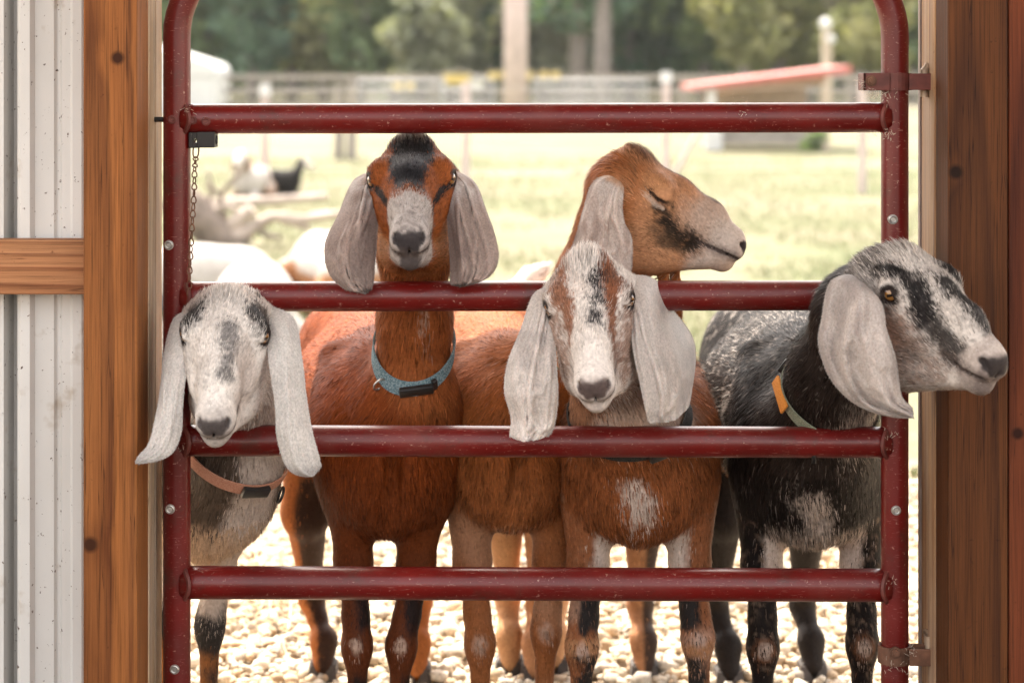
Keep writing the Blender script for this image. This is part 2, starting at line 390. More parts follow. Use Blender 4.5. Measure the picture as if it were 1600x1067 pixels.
def m_stone():
    m, nt, b = newmat('gravel_stone', .8, .3)
    a = nt.nodes.new('ShaderNodeVertexColor'); a.layer_name = 'Col'
    n = N(nt, 'ShaderNodeTexNoise', Scale=90.0, Detail=5.0); L(nt, mapped(nt), n.inputs['Vector'])
    r = ramp(nt, [(.3, (.75,) * 3), (.7, (1.1,) * 3)]); L(nt, n.outputs[0], r.inputs[0])
    L(nt, mixc(nt, 1.0, a.outputs[0], r.outputs[0], 'MULTIPLY'), b.inputs['Base Color']); bump(nt, b, n.outputs[0], .3, .003)
    return m
def m_vcol(name, rough=.7, tr=0.0):
    m, nt, b = newmat(name, rough, .3)
    a = nt.nodes.new('ShaderNodeVertexColor'); a.layer_name = 'Col'; L(nt, a.outputs[0], b.inputs['Base Color'])
    if tr:
        t = nt.nodes.new('ShaderNodeBsdfTranslucent'); L(nt, a.outputs[0], t.inputs['Color'])
        mx = nt.nodes.new('ShaderNodeMixShader'); mx.inputs[0].default_value = tr
        L(nt, b.outputs[0], mx.inputs[1]); L(nt, t.outputs[0], mx.inputs[2]); L(nt, mx.outputs[0], nt.nodes['Material Output'].inputs['Surface'])
    return m
RED = m_redpaint(); PANEL = m_panel(); COAT = m_coat(); EAR = m_ear(); EYE = m_eye(); STONE = m_stone()
STEEL = flat('zinc_steel', (.45, .43, .40), .4, .25, 60, metal=.9)
RUST = flat('rusty_iron', (.16, .075, .045), .75, .4, 50, metal=.3, bstr=.3)
DRUST = flat('dirty_red_iron', (.13, .03, .022), .6, .35, 40, bstr=.3)
BLACKP = flat('black_plastic', (.018, .017, .017), .35, .2, 40)
BLACKI = flat('black_iron', (.02, .018, .017), .45, .3, 40, metal=.4)
WEB = flat('cobweb_lint', (.55, .45, .36), .9, .2, 50)

# ------------------------------------------------------------------ barn opening
# left: sawn post, jamb boards, girt and ribbed steel sheet
XL, XR = -.5583, .6490
WOODL = wood('stud_wood', (.30, .105, .028), (.115, .034, .010), (.38, .155, .05), 'Z', center=(-.612, -.30, 1.05),
             knots=((-.588, -.146, 1.27, .011), (-.629, -.146, .545, .013)), freq=1.25)
WOODJ = wood('jamb_wood', (.52, .36, .22), (.30, .16, .08), (.60, .46, .31), 'Z', center=(-.70, .02, .3), freq=1.0, greyness=.5)
WOODG = wood('girt_wood', (.42, .19, .085), (.22, .075, .03), (.50, .26, .13), 'X', center=(-.9, -.2, .90), freq=.9)
WOODR = wood('dark_post_wood', (.098, .032, .009), (.034, .0105, .004), (.14, .05, .0155), 'Z', center=(.69, -.33, .5),
             knots=((.662, -.146, 1.10, .012),), freq=1.0)
WOODR2 = wood('jamb_wood_right', (.45, .26, .13), (.24, .11, .05), (.55, .36, .2), 'Z', center=(.80, -.06, .9), freq=.9, greyness=.35)
WOODR3 = wood('red_board_wood', (.14, .034, .012), (.06, .014, .006), (.19, .052, .018), 'Z', center=(.79, -.4, .2),
              knots=((.755, -.143, .71, .01),), freq=1.0)
lp = tag(empty('door_post', (-.6, -.05, 0)), 'orange brown sawn timber post beside the white ribbed steel sheet', 'post')
MB().box(-.6395, XL - .0008, -.146, -.052, 0, 2.35, .003).build('stud', WOODL, lp)
b = MB(); b.box(-.62, XL, -.0495, .002, 0, 2.35, .002); b.box(-.62, XL + .0012, .0035, .06, 0, 2.35, .002)
b.build('jamb_board', WOODJ, lp)
rp = tag(empty('door_post', (.7, -.05, 0)), 'dark brown timber post where the gate is hinged, pale on its inner edge', 'post')
MB().box(XR + .001, .7396, -.146, -.058, 0, 2.35, .003).build('stud', WOODR, rp)
b = MB(); b.box(XR, .70, -.0555, .045, 0, 2.35, .002); b.build('jamb_board', WOODR2, rp)
MB().box(XR - .0025, .70, .0465, .062, 0, 2.35, .0015).build('edge_strip', flat('grey_strip', (.24, .19, .165), .7, .25, 25), rp)
o = MB().box(.7412, .835, -.143, -.06, 0, 2.35, .003).build('wall_board', WOODR3)
tag(o, 'reddish brown vertical board at the right of the dark post', 'board')
o = MB().box(-1.9, -.6398, -.103, -.062, NP(0, 460, -.1)[2], NP(0, 375, -.1)[2], .003).build('wall_girt', WOODG)
tag(o, 'pale orange horizontal board across the white ribbed steel wall', 'board')
# ribbed sheet, profile in x read from the photo at y=-.05
def sheet_profile():
    pts = []
    prof = [(-262, 0), (-215, 0), (-205, 8), (-190, 8), (-180, 0), (-140, 0), (-131, 8), (-117, 8), (-108, 0), (-62, 0), (-50, 30), (-24, 30), (-12, 30), (5, 30), (8, 30), (11, 0), (27, 0), (31, 30), (47, 30), (53, 12), (56, 10), (84, 10), (88, 4), (94, 3), (99, 10), (108, 10), (112, 16), (119, 16), (123, 10), (170, 10)]
    return prof
prof = []
base = [(0, 24), (8, 24), (10, -32), (27, -32), (30, 20), (36, 25), (49, 25), (54, 12), (84, 12), (88, 6), (94, 6), (98, 12), (111, 12), (115, 16), (128, 16), (133, 12), (160, 12)]
for rep in range(9, -1, -1):
    for x, dpt in base:
        if rep and x > 159: continue
        prof.append((x - rep * 160 - 2, dpt))
bm = bmesh.new(); rows = []
for z in (0.0, 2.35):
    rows.append([bm.verts.new(((px - 800) * .984e-3, -.030 - dpt * .001, z)) for px, dpt in prof])
for i in range(len(prof) - 1): bm.faces.new((rows[0][i], rows[0][i + 1], rows[1][i + 1], rows[1][i]))
me = bpy.data.meshes.new('steel_sheet'); bm.to_mesh(me); bm.free()
o = link('steel_sheet', me, PANEL); md = o.modifiers.new('t', 'SOLIDIFY'); md.thickness = .0012; md.offset = 1
md = o.modifiers.new('b', 'BEVEL'); md.width = .0025; md.segments = 2; md.limit_method = 'ANGLE'; md.angle_limit = R_(15)
tag(o, 'white ribbed steel wall sheet speckled with dirt, left of the post', 'wall sheet')

# header over the opening and the barn roof behind the camera, out of frame but shading the inside
ROOFM = flat('barn_roof_sheet', (.35, .32, .29), .6, .15, 2)
ev_ = tag(MB().box(-3, 3, .07, 1.25, 2.46, 2.52, .005).build('sunshade', ROOFM), 'sheet eave added over the gate opening to shade the heads', 'sunshade')  # unseen overhang, added to keep the sun off the heads and rails
hb = tag(MB().box(-3, 3, -.14, .06, 2.36, 3.2, .005).build('header_wall', WOODR3), 'boarded wall over the gate opening', 'wall')
rf_ = tag(MB().box(-3, 3, -1.7, -.145, 2.9, 2.95, .005).build('barn_roof', ROOFM), 'sheet roof of the barn aisle', 'roof')  # stops short so that more sky light reaches the faces

# ------------------------------------------------------------------ gate
gate = tag(empty('tube_gate', (0, 0, 0)), 'dark red tubular steel gate with rounded corners across the barn opening', 'gate')
xl, xr = P(276.5, 0)[0], P(1398, 0)[0]; zt, zb = P(0, -92)[2], .09
rb = .15; pts = []
def arc(cx, cz, a0, a1, n=14):
    return [(cx + rb * math.cos(R_(a0 + (a1 - a0) * i / n)), 0, cz + rb * math.sin(R_(a0 + (a1 - a0) * i / n))) for i in range(n + 1)]
pts += arc(xl + rb, zt - rb, 180, 90) + arc(xr - rb, zt - rb, 90, 0) + arc(xr - rb, zb + rb, 0, -90) + arc(xl + rb, zb + rb, -90, -180)
full = []
for i, p in enumerate(pts):
    q = pts[(i + 1) % len(pts)]; full.append(p)
    L_ = (Vector(q) - Vector(p)).length
    if L_ > .06:
        k = int(L_ / .03)
        for j in range(1, k): full.append(tuple(Vector(p).lerp(Vector(q), j / k)))
def wrinkle(i, a):
    x, _, z = full[i]
    # crush wrinkles on the inside of the bends
    t = 0
    if z > zt - rb * 1.15 and (x < xl + rb or x > xr - rb):
        t = .028 * math.sin(z * 420) * max(0, math.cos(a - (math.pi / 2 if x < 0 else math.pi / 2)))
    return 1 + t
MB().tube(full, .0215, 20, closed=True, rf=wrinkle).build('frame', RED, gate)
rails = [(186, 184, .0235), (463.5, 461.5, .0235), (688, 691, .0242), (909.5, 914, .0255)]
def wob(seed):
    return lambda i, a: 1 + .05 * math.sin(i * 1.3 + a * 3 + seed) + .04 * math.sin(a * 7 + i * 2.1 + seed)
for k, (ya, yb, r) in enumerate(rails):
    a, b_ = P(284, ya), P(1390, yb)
    n = 40
    MB().tube([a.lerp(b_, i / n) for i in range(n + 1)], r, 24).build('rail', RED, gate)
    for p, sg in ((a, 1), (b_, -1)):
        m = MB()
        for ox, rr in ((.0095, .004),):
            c = Vector((p.x + sg * (ox if sg > 0 else ox), 0, p.z)); q = []
            for i in range(26):
                t = 2 * math.pi * i / 26
                q.append(c + Vector((sg * (.006 * math.cos(2 * t)), math.cos(t) * (r + .0008), math.sin(t) * (r + .0008))))
            m.tube(q, rr, 6, closed=True, rf=wob(k * 3 + sg))
        m.build('weld', DRUST, gate, True)
m = MB().tube([P(284, 1140), P(1390, 1141)], .024, 20).build('rail', RED, gate)
def bolt(px, py, parent=gate, y=None, R=.006):
    y = -.0215 if y is None else y
    c = P(px, py, y); m = MB()
    m.cyl(c + Vector((0, .004, 0)), c + Vector((0, -.0015, 0)), R * 1.25, n=18)
    m.torus(c + Vector((0, -.0018, 0)), (0, 1, 0), R * .85, R * .28, 18, 8)
    m.cyl(c, c + Vector((0, -.002, 0)), R * .42, n=10)
    return m.build('bolt', STEEL, parent, True)
for q in ((264, 383), (266, 795), (273, 1045), (1395, 343), (1400, 797)): bolt(*q)
for q in ((301, 188), (322, 190), (269, 187)):
    o = bolt(q[0], q[1], y=-.0235 if q[0] > 290 else -.0215, R=.0055); o.data.materials[0] = DRUST
# latch bracket under the top rail, with its square hole
m = MB(); yb = .004
def pxbox(m, x0, x1, y0, y1, ya, yb_, bev=.001):
    a, b_ = P(x0, y1, 0), P(x1, y0, 0); m.box(a.x, b_.x, ya, yb_, a.z, b_.z, bev)
pxbox(m, 297, 303.5, 207, 231, -.016, .016); pxbox(m, 303.5, 310, 207, 216, -.016, .016, 0); pxbox(m, 303.5, 310, 223, 231, -.016, .016, 0)
pxbox(m, 310, 338, 206, 230.5, -.018, .018); m.cyl(P(337.5, 219, 0), P(340, 219, 0), .007, n=14)
m.build('latch_bracket', BLACKI, gate)
# sliding pin into the post
MB().cyl(P(226, 187, 0), P(262, 187, 0), .0042, n=12).build('latch_pin', BLACKI, gate, True)
# hinge straps
def hinge(py, x0, x1, mat, boltpx):
    z = P(0, py)[2]; m = MB()
    c = Vector((xr, 0, z))
    m.tube([c + Vector((math.cos(t) * .0245, math.sin(t) * .0245, 0)) for t in np.linspace(0, 2 * math.pi, 25)[:-1]], .0001, 4, closed=True)
    hh = .0135
    # band round the upright
    ring = []
    for rr, zz in ((.0225, -hh), (.0262, -hh), (.0262, hh), (.0225, hh)):
        ring.append([m.bm.verts.new((c.x + math.cos(t) * rr, math.sin(t) * rr, c.z + zz)) for t in np.linspace(0, 2 * math.pi, 29)[:-1]])
    for a in range(4):
        A, B = ring[a], ring[(a + 1) % 4]
        for k in range(28): m.bm.faces.new((A[k], A[(k + 1) % 28], B[(k + 1) % 28], B[k]))
    pxl, pxr = P(x0, 0)[0], P(x1, 0)[0]
    m.box(pxl, xr - .012, -.0262, -.0222, z - hh, z + hh, .001); m.box(pxl, xr - .012, .0222, .0262, z - hh, z + hh, .001)
    m.box(pxl, pxl + .004, -.0262, .0262, z - hh, z + hh, .001)
    m.box(xr + .018, pxr, -.0262, -.0217, z - hh * .95, z + hh * .95, .001); m.box(xr + .018, pxr, .005, .0095, z - hh * .95, z + hh * .95, .001)
    m.box(pxr - .004, pxr, -.0262, .0095, z - hh * .95, z + hh * .95, .001)
    h = m.build('hinge_strap', mat, gate)
    q = MB(); p = P(boltpx, py - 1, -.0262)
    q.cyl(p + Vector((0, .003, 0)), p + Vector((0, -.002, 0)), .0088, n=16)
    q.cyl(p, p + Vector((0, -.008, 0)), .0062, n=6); q.cyl(p, p + Vector((0, -.0105, 0)), .0033, n=10)
    q.build('bolt', RUST, h)
hinge(128, 1345, 1456, DRUST, 1361)
hinge(1020, 1388, 1466, RUST, 1399)
# J hooks screwed into the right post
for (py, dn) in ((105, 152), (990, 1035)):
    cx = P(1443 if py < 500 else 1452, 0)[0]
    q = MB(); q.tube([Vector((XR + .02, .0, P(0, py - 1)[2])), Vector((XR - .002, .0, P(0, py + .5)[2])), Vector((cx + .006, -.006, P(0, py)[2])), Vector((cx, -.008, P(0, py + 5)[2])), Vector((cx, -.008, P(0, dn)[2]))], .0068 if py < 500 else .0085, 12)
    if py > 500: q.cyl(Vector((cx, -.008, P(0, 1005)[2])), Vector((cx, -.008, P(0, 990)[2])), .0095, n=14)
    q.build('hinge_pin', flat('pin_steel', (.33, .24, .17), .55, .3, 40, metal=.5), rp, True)
# cobweb lint and straw caught round the hinge
vv, ff = [], []
def lint(cx, cy, n, spread, y=-.02, ln=14):
    for _ in range(n):
        a = NP(cx + random.gauss(0, spread), cy + random.gauss(0, spread * .6), y + random.uniform(-.012, .01))
        d = np.array([random.gauss(0, 1), random.gauss(0, .5), random.gauss(0, 1)]); d /= np.linalg.norm(d)
        ln_ = random.uniform(.25, 1) * ln * .0007; s = np.cross(d, [0, 1, 0]); s = s / (np.linalg.norm(s) + 1e-6) * .0003
        mid = a + d * ln_ * .5 + np.array([random.gauss(0, 1), 0, random.gauss(0, 1)]) * ln_ * .15
        e = a + d * ln_; i = len(vv); vv.extend([a - s, a + s, mid + s, mid - s, e]); ff.append((i, i + 1, i + 2, i + 3, i + 4))
lint(1362, 146, 90, 9); lint(1392, 152, 30, 9); lint(1345, 128, 14, 5); lint(1386, 212, 25, 6); lint(1160, 158, 22, 14, 0, 10); lint(1160, 178, 10, 4, -.025, 10)
lint(1392, 680, 25, 6); lint(1385, 705, 8, 5); lint(1392, 910, 14, 6); lint(1400, 1040, 30, 12); lint(1424, 1020, 40, 6); lint(288, 700, 10, 5); lint(290, 172, 20, 6); lint(1210, 166, 12, 10, 0, 8)
q4 = [f[:4] for f in ff]; t3 = [(f[3], f[2], f[4]) for f in ff]
me = mesh_np('lint', np.array(vv), [np.array(q4), np.array(t3)]); o = link('lint', me, WEB, gate); o['kind'] = 'stuff'
# chain hanging from the latch
m = MB(); m.torus(P(307, 230, -.004), (.2, 1, .1), .0001, .0001, 4, 4)
cp = [(307, 222), (306, 246), (304, 265), (303.5, 300), (301, 340), (298.5, 380), (296.5, 420), (295, 462)]
def along(t):
    t *= len(cp) - 1; i = min(int(t), len(cp) - 2); f = t - i
    return (cp[i][0] * (1 - f) + cp[i + 1][0] * f, cp[i][1] * (1 - f) + cp[i + 1][1] * f)
def chain_link(m, a, b_, ang, wd, r=.0011):
    a, b_ = Vector(a), Vector(b_); d = (b_ - a); l = d.length; d.normalize()
    sd = Vector((math.cos(ang), math.sin(ang), 0)); sd = (sd - d * sd.dot(d)).normalized(); p = []
    for i in range(14):
        t = 2 * math.pi * i / 14; p.append((a + b_) / 2 + d * (math.cos(t) * l * .56) + sd * math.sin(t) * wd * (1 + .35 * math.cos(t)))
    m.tube(p, r, 6, closed=True)
chain_link(m, P(307, 219, -.006), P(305.5, 246, -.012), .15, .0042, .0013)
nL = 22
for i in range(nL):
    a = along(.14 + .86 * i / nL); b_ = along(.14 + .86 * (i + 1) / nL)
    chain_link(m, P(a[0], a[1], -.024), P(b_[0], b_[1], -.024), (i % 2) * 1.25 + .2 * math.sin(i * 2), .0037)
tag(m.build('chain', RUST), 'thin rusty chain hanging from the black latch bracket along the gate upright', 'chain')

# ------------------------------------------------------------------ ground
bm = bmesh.new(); bmesh.ops.create_grid(bm, x_segments=40, y_segments=40, size=450)
me = bpy.data.meshes.new('ground'); bm.to_mesh(me); bm.free()
tag(link('ground', me, m_ground()), kind='structure')
def ico(sub=1):
    bm = bmesh.new(); bmesh.ops.create_icosphere(bm, subdivisions=sub, radius=1)
    bm.verts.ensure_lookup_table()
    V = np.array([v.co[:] for v in bm.verts]); F = np.array([[v.index for v in f.verts] for f in bm.faces]); bm.free(); return V, F
def gravel():
    iv, fi = ico(1); pos = []
    n = 27000
    x = rng.uniform(-1.5, 1.35, n); y = rng.uniform(.15, 3.45, n)
    keep = (np.abs(x) < (D + y) * .27)
    edge = 3.05 + .5 * fbm(np.stack([x, y * 0, y * 0], -1), 1.1, 3)
    keep &= y < edge
    x, y = x[keep], y[keep]; n = len(x)
    r = np.clip(rng.lognormal(math.log(.0105), .36, n), .0045, .024)
    sc = np.stack([r * rng.uniform(.8, 1.4, n), r * rng.uniform(.8, 1.3, n), r * rng.uniform(.55, .9, n)], -1)
    ang = rng.uniform(0, 6.28, n); ti = rng.normal(0, .35, n)
    V = iv[None] * (1 + .22 * rng.normal(0, 1, (n, len(iv), 1)) * .6) * sc[:, None]
    ca, sa = np.cos(ang)[:, None], np.sin(ang)[:, None]; ct, st = np.cos(ti)[:, None], np.sin(ti)[:, None]
    X, Y, Z = V[..., 0], V[..., 1] * ct - V[..., 2] * st, V[..., 1] * st + V[..., 2] * ct
    V = np.stack([X * ca - Y * sa, X * sa + Y * ca, Z], -1)
    V += np.stack([x, y, r * .35 + rng.uniform(0, .018, n)], -1)[:, None]
    F = fi[None] + (np.arange(n) * len(iv))[:, None, None]
    base = np.array([(.56, .475, .365), (.48, .36, .24), (.62, .55, .45), (.44, .38, .31), (.54, .40, .26)])
    c = base[rng.choice(5, n, p=[.34, .2, .28, .08, .10])] * rng.uniform(.75, 1.15, (n, 1))
    col = np.repeat(c[:, None], len(iv), 1).reshape(-1, 3)
    me = mesh_np('gravel', V.reshape(-1, 3), [F.reshape(-1, 3)], col)
    tag(link('gravel', me, STONE), 'pale rounded gravel stones under the goats', 'gravel', kind='stuff')
gravel()
def blades(name, n, xy, hgt, wid, lean, cols, mat, label, flatten=0.0):
    x, y = xy; n = len(x); a = rng.uniform(0, 6.28, n); h = hgt * rng.uniform(.4, 1.2, n)
    d = np.stack([np.cos(a), np.sin(a)], -1); sd = np.stack([-d[:, 1], d[:, 0], 0 * a], -1) * (wid * rng.uniform(.6, 1.3, n))[:, None]
    p0 = np.stack([x, y, np.zeros(n)], -1); ln = rng.uniform(.1, lean, n)
    p1 = p0 + np.concatenate([d * (h * ln * .35)[:, None], (h * .55)[:, None]], 1)
    p2 = p0 + np.concatenate([d * (h * ln)[:, None], (h * (1 - .35 * ln))[:, None]], 1)
    V = np.stack([p0 - sd, p0 + sd, p1 + sd * .8, p1 - sd * .8, p2], 1).reshape(-1, 3); i = np.arange(n)[:, None] * 5
    c = np.asarray(cols)[rng.integers(0, len(cols), n)] * rng.uniform(.8, 1.2, (n, 1))
    me = mesh_np(name, V, [i + [0, 1, 2, 3], i + [3, 2, 4]], np.repeat(c, 5, 0))
    return tag(link(name, me, mat), label, name, kind='stuff')
GRASSM = m_vcol('grass_blade', .6, .35)
n = 90000; yy = 3.0 + 24 * rng.uniform(0, 1, n) ** 1.7; xx = rng.uniform(-1, 1, n) * (D + yy) * .27
k = (yy > 3.15 + .5 * fbm(np.stack([xx, yy * 0, yy * 0], -1), 1.1, 3)) & (fbm(np.stack([xx, yy, yy * 0], -1), .6, 9) > -.25)
blades('grass', n, (xx[k], yy[k]), .055, .0035, .9, [(.105, .125, .052), (.145, .15, .075), (.2, .18, .115), (.085, .11, .045)], GRASSM, 'short sunlit pasture grass beyond the gravel')
# straw scattered on the gravel
STRAWM = m_vcol('straw_stalk', .6)
def straw():
    V, F, cc = [], [], []
    spots = [(rng.normal(430, 60), rng.normal(910, 55)) for _ in range(210)] + [(rng.uniform(320, 1420), rng.uniform(800, 1066)) for _ in range(110)]
    for px, py in spots:
        y = FPX * CAMH / (py - HY) - D
        if y < .2 or py < 770: continue
        a = NP(px, py, y); a[2] = .03 + random.uniform(0, .03); ang = random.uniform(0, 6.28); ln = random.uniform(.05, .16)
        d = np.array([math.cos(ang), math.sin(ang), random.gauss(0, .25)]); bend = np.array([random.gauss(0, .3), random.gauss(0, .3), random.uniform(0, .3)])
        s = np.cross(d, [0, 0, 1]); s = s / np.linalg.norm(s) * random.uniform(.0012, .003); i = len(V)
        for t in np.linspace(0, 1, 6):
            c = a + d * ln * (t - .5) + bend * ln * t * t * .6; c[2] = max(c[2], .02)
            V.extend([c - s, c + s])
        for q in range(5): F.append((i + 2 * q, i + 2 * q + 1, i + 2 * q + 3, i + 2 * q + 2))
        col = np.array([.50, .36, .19]) * random.uniform(.7, 1.15); cc.extend([col] * 12)
    me = mesh_np('straw', np.array(V), [np.array(F)], np.array(cc))
    tag(link('straw', me, STRAWM), 'loose pale straw strewn over the gravel', 'straw', kind='stuff')
straw()
# ------------------------------------------------------------------ goats: smooth implicit body, one continuous mesh with fur
class Frame:
    """local frame: columns of R are local axes in world; s = scale"""
    def __init__(f, o=(0, 0, 0), R=np.eye(3), s=1.0): f.o = np.array(o, float); f.R = np.array(R, float); f.s = s
    def to(f, p): return (p - f.o) @ f.R / f.s
    def pt(f, q): return f.o + f.R @ (np.array(q, float) * f.s)
    def vec(f, q): return f.R @ np.array(q, float)
WORLD = Frame()
class SDF:
    def __init__(s): s.pr = []
    def add(s, fn, fr, lo, hi, k, op, flow, g):
        lo, hi = np.array(lo, float), np.array(hi, float); cor = np.array([[a, b, c] for a in (lo[0], hi[0]) for b in (lo[1], hi[1]) for c in (lo[2], hi[2])])
        wc = cor * fr.s @ fr.R.T + fr.o
        s.pr.append((fn, fr, wc.min(0), wc.max(0), k, op, None if flow is None else np.array(flow, float), g))
    def ell(s, c, r, fr=WORLD, k=.03, op='+', flow=None, g='body'):
        c, r = np.array(c, float), np.array(r, float)
        def fn(q):
            q = q - c; k0 = np.sqrt(((q / r) ** 2).sum(-1)); k1 = np.sqrt(((q / r ** 2) ** 2).sum(-1)) + 1e-9
            return k0 * (k0 - 1) / k1
        s.add(fn, fr, c - r, c + r, k, op, None if flow is None else fr.vec(flow), g)
    def cone(s, a, b, ra, rb, fr=WORLD, k=.03, op='+', flow=None, g='body', xs=1.0):
        a, b = np.array(a, float), np.array(b, float); X = np.array([1 / xs, 1, 1])
        ba = (b - a) * X; L2 = max(ba @ ba, 1e-9)
        def fn(q):
            pa = (q - a) * X; h = np.clip(pa @ ba / L2, 0, 1)
            return (np.sqrt(((pa - h[..., None] * ba) ** 2).sum(-1)) - (ra + (rb - ra) * h)) * min(1, xs)
        r = max(ra, rb) * max(1, xs)
        fl = None if flow is None else (fr.vec(b - a) if isinstance(flow, str) else fr.vec(flow))
        s.add(fn, fr, np.minimum(a, b) - r, np.maximum(a, b) + r, k, op, fl, g)
    def chain(s, pts, rs, **kw):
        for i in range(len(pts) - 1): s.cone(pts[i], pts[i + 1], rs[i], rs[i + 1], **kw)
    def torus(s, c, ax, R, r, fr=WORLD, k=.004, g='body', flow=None):
        c, ax = np.array(c, float), np.array(ax, float) / np.linalg.norm(ax)
        def fn(q):
            q = q - c; h = q @ ax; rad = np.sqrt(((q - h[..., None] * ax) ** 2).sum(-1))
            return np.sqrt((rad - R) ** 2 + h ** 2) - r
        s.add(fn, fr, c - R - r, c + R + r, k, '+', None if flow is None else fr.vec(flow), g)
    @staticmethod
    def comb(d, e, k, op):
        if op == '+':
            h = np.maximum(k - np.abs(d - e), 0) / k; return np.minimum(d, e) - h * h * k * .25
        e = -e; h = np.maximum(k - np.abs(d - e), 0) / k; return np.maximum(d, e) + h * h * k * .25
    def grid(s, xs, ys, zs):
        d = np.full((len(xs), len(ys), len(zs)), .3, np.float32)
        for fn, fr, lo, hi, k, op, fl, g in s.pr:
            m = k + .03; i = [(np.searchsorted(a, lo[n] - m), np.searchsorted(a, hi[n] + m)) for n, a in enumerate((xs, ys, zs))]
            if any(b - a < 1 for a, b in i): continue
            sl = tuple(slice(a, b) for a, b in i)
            G = np.stack(np.meshgrid(xs[sl[0]], ys[sl[1]], zs[sl[2]], indexing='ij'), -1)
            d[sl] = s.comb(d[sl], (fn(fr.to(G)) * fr.s).astype(np.float32), k, op)
        return d
    def at(s, p, groups=None):
        d = np.full(len(p), .3)
        for fn, fr, lo, hi, k, op, fl, g in s.pr:
            if groups is not None and g not in groups: continue
            d = s.comb(d, fn(fr.to(p)) * fr.s, k, op)
        return d
    def info(s, p):
        """flow direction and distance per group at points"""
        fl = np.zeros((len(p), 3)); gd = {}
        for fn, fr, lo, hi, k, op, f, g in s.pr:
            if op != '+': continue
            e = fn(fr.to(p)) * fr.s
            if f is not None:
                fl += np.exp(-np.maximum(e, 0) / .012)[:, None] * (f / (np.linalg.norm(f) + 1e-9))
            gd[g] = np.minimum(gd.get(g, 9), e)
        return fl, gd
def axis_coords(lo, hi, flo, fhi, fine, coarse):
    a = [lo]
    while a[-1] < hi:
        x = a[-1]; st = fine if flo - coarse < x < fhi else coarse
        a.append(x + st)
    return np.array(a)
def surface_nets(xs, ys, zs, d):
    nx, ny, nz = d.shape; ins = d < 0
    c = [ins[i:nx - 1 + i, j:ny - 1 + j, k:nz - 1 + k] for i in (0, 1) for j in (0, 1) for k in (0, 1)]
    cnt = sum(q.astype(np.int8) for q in c); act = (cnt > 0) & (cnt < 8); I = np.argwhere(act)
    idx = np.full(act.shape, -1, np.int32); idx[act] = np.arange(len(I))
    acc = np.zeros((len(I), 3)); n = np.zeros(len(I))
    ax = (xs, ys, zs); cor = [(i, j, k) for i in (0, 1) for j in (0, 1) for k in (0, 1)]
    for a in range(8):
        for b in range(a + 1, 8):
            A, B = cor[a], cor[b]
            if sum(abs(u - v) for u, v in zip(A, B)) != 1: continue
            da = d[I[:, 0] + A[0], I[:, 1] + A[1], I[:, 2] + A[2]]; db = d[I[:, 0] + B[0], I[:, 1] + B[1], I[:, 2] + B[2]]
            m = (da < 0) != (db < 0); t = np.where(m, da / np.where(m, da - db, 1), 0)
            for q in range(3):
                pa, pb = ax[q][I[:, q] + A[q]], ax[q][I[:, q] + B[q]]
                acc[:, q] += np.where(m, pa + (pb - pa) * t, 0)
            n += m
    V = acc / n[:, None]; F = []
    for q in range(3):
        o1, o2 = [(1, 2), (2, 0), (0, 1)][q]
        sl0 = [slice(None)] * 3; sl1 = [slice(None)] * 3; sl0[q] = slice(0, -1); sl1[q] = slice(1, None)
        ch = ins[tuple(sl0)] != ins[tuple(sl1)]; E = np.argwhere(ch)
        E = E[(E[:, o1] > 0) & (E[:, o2] > 0) & (E[:, o1] < act.shape[o1]) & (E[:, o2] < act.shape[o2])]
        up = ins[tuple(sl0)][E[:, 0], E[:, 1], E[:, 2]]
        def cell(u, v):
            G = E.copy(); G[:, o1] -= u; G[:, o2] -= v; return idx[G[:, 0], G[:, 1], G[:, 2]]
        Q = np.stack([cell(1, 1), cell(0, 1), cell(0, 0), cell(1, 0)], 1)
        Q = np.where(up[:, None], Q, Q[:, ::-1]); F.append(Q)
    return V, np.concatenate(F)
def vnormals(V, F):
    a, b, c, d = (V[F[:, i]] for i in range(4)); fn = np.cross(c - a, d - b); N_ = np.zeros_like(V)
    for i in range(4): np.add.at(N_, F[:, i], fn)
    return N_ / (np.linalg.norm(N_, axis=1, keepdims=True) + 1e-12), np.linalg.norm(fn, axis=1) / 2

# ---- head pose from landmarks
LM = {'eye+': (.056, .053, -.016), 'eye-': (-.056, .053, -.016), 'nose': (0, .213, -.004), 'chin': (0, .203, -.066), 'poll': (0, -.004, .012),
      'bridge': (0, .12, .028), 'mouth+': (.026, .155, -.044), 'jaw+': (.03, .10, -.143), 'nos+': (.02, .205, -.006), 'nosetip': (0, .222, -.012)}
def rot(e):
    return np.array(Matrix.Rotation(e[2], 3, 'Z') @ Matrix.Rotation(e[1], 3, 'Y') @ Matrix.Rotation(e[0], 3, 'X'))
def solve_head(marks, y, e0, s0, fix_scale=False):
    names = list(marks); T = np.array([marks[n] for n in names], float); Q = np.array([LM[n] for n in names])
    p0 = NP(*T.mean(0), y); x = np.array([*e0, p0[0], p0[2], s0], float)
    def res(x):
        R = rot(x[:3]); o = np.array([x[3], y, x[4]]); r = (proj(o + (Q * x[5]) @ R.T) - T).ravel()
        return np.concatenate([r, [(x[5] - s0) * (4000 if fix_scale else 250)]])
    lam = 1.0
    for _ in range(120):
        r = res(x); J = np.stack([(res(x + np.eye(6)[i] * 1e-4) - r) / 1e-4 for i in range(6)], 1)
        dx = np.linalg.solve(J.T @ J + lam * np.diag(np.diag(J.T @ J) + 1e-6), -J.T @ r)
        if (res(x + dx) ** 2).sum() < (r ** 2).sum(): x = x + dx; lam = max(lam * .5, 1e-6)
        else: lam *= 3
    r = res(x)
    print('head', np.round(np.degrees(x[:3]), 1), 'scale', round(x[5], 3), 'rms px', round(float(np.sqrt((r[:-1] ** 2).mean())), 1))
    return Frame((x[3], y, x[4]), rot(x[:3]), x[5])

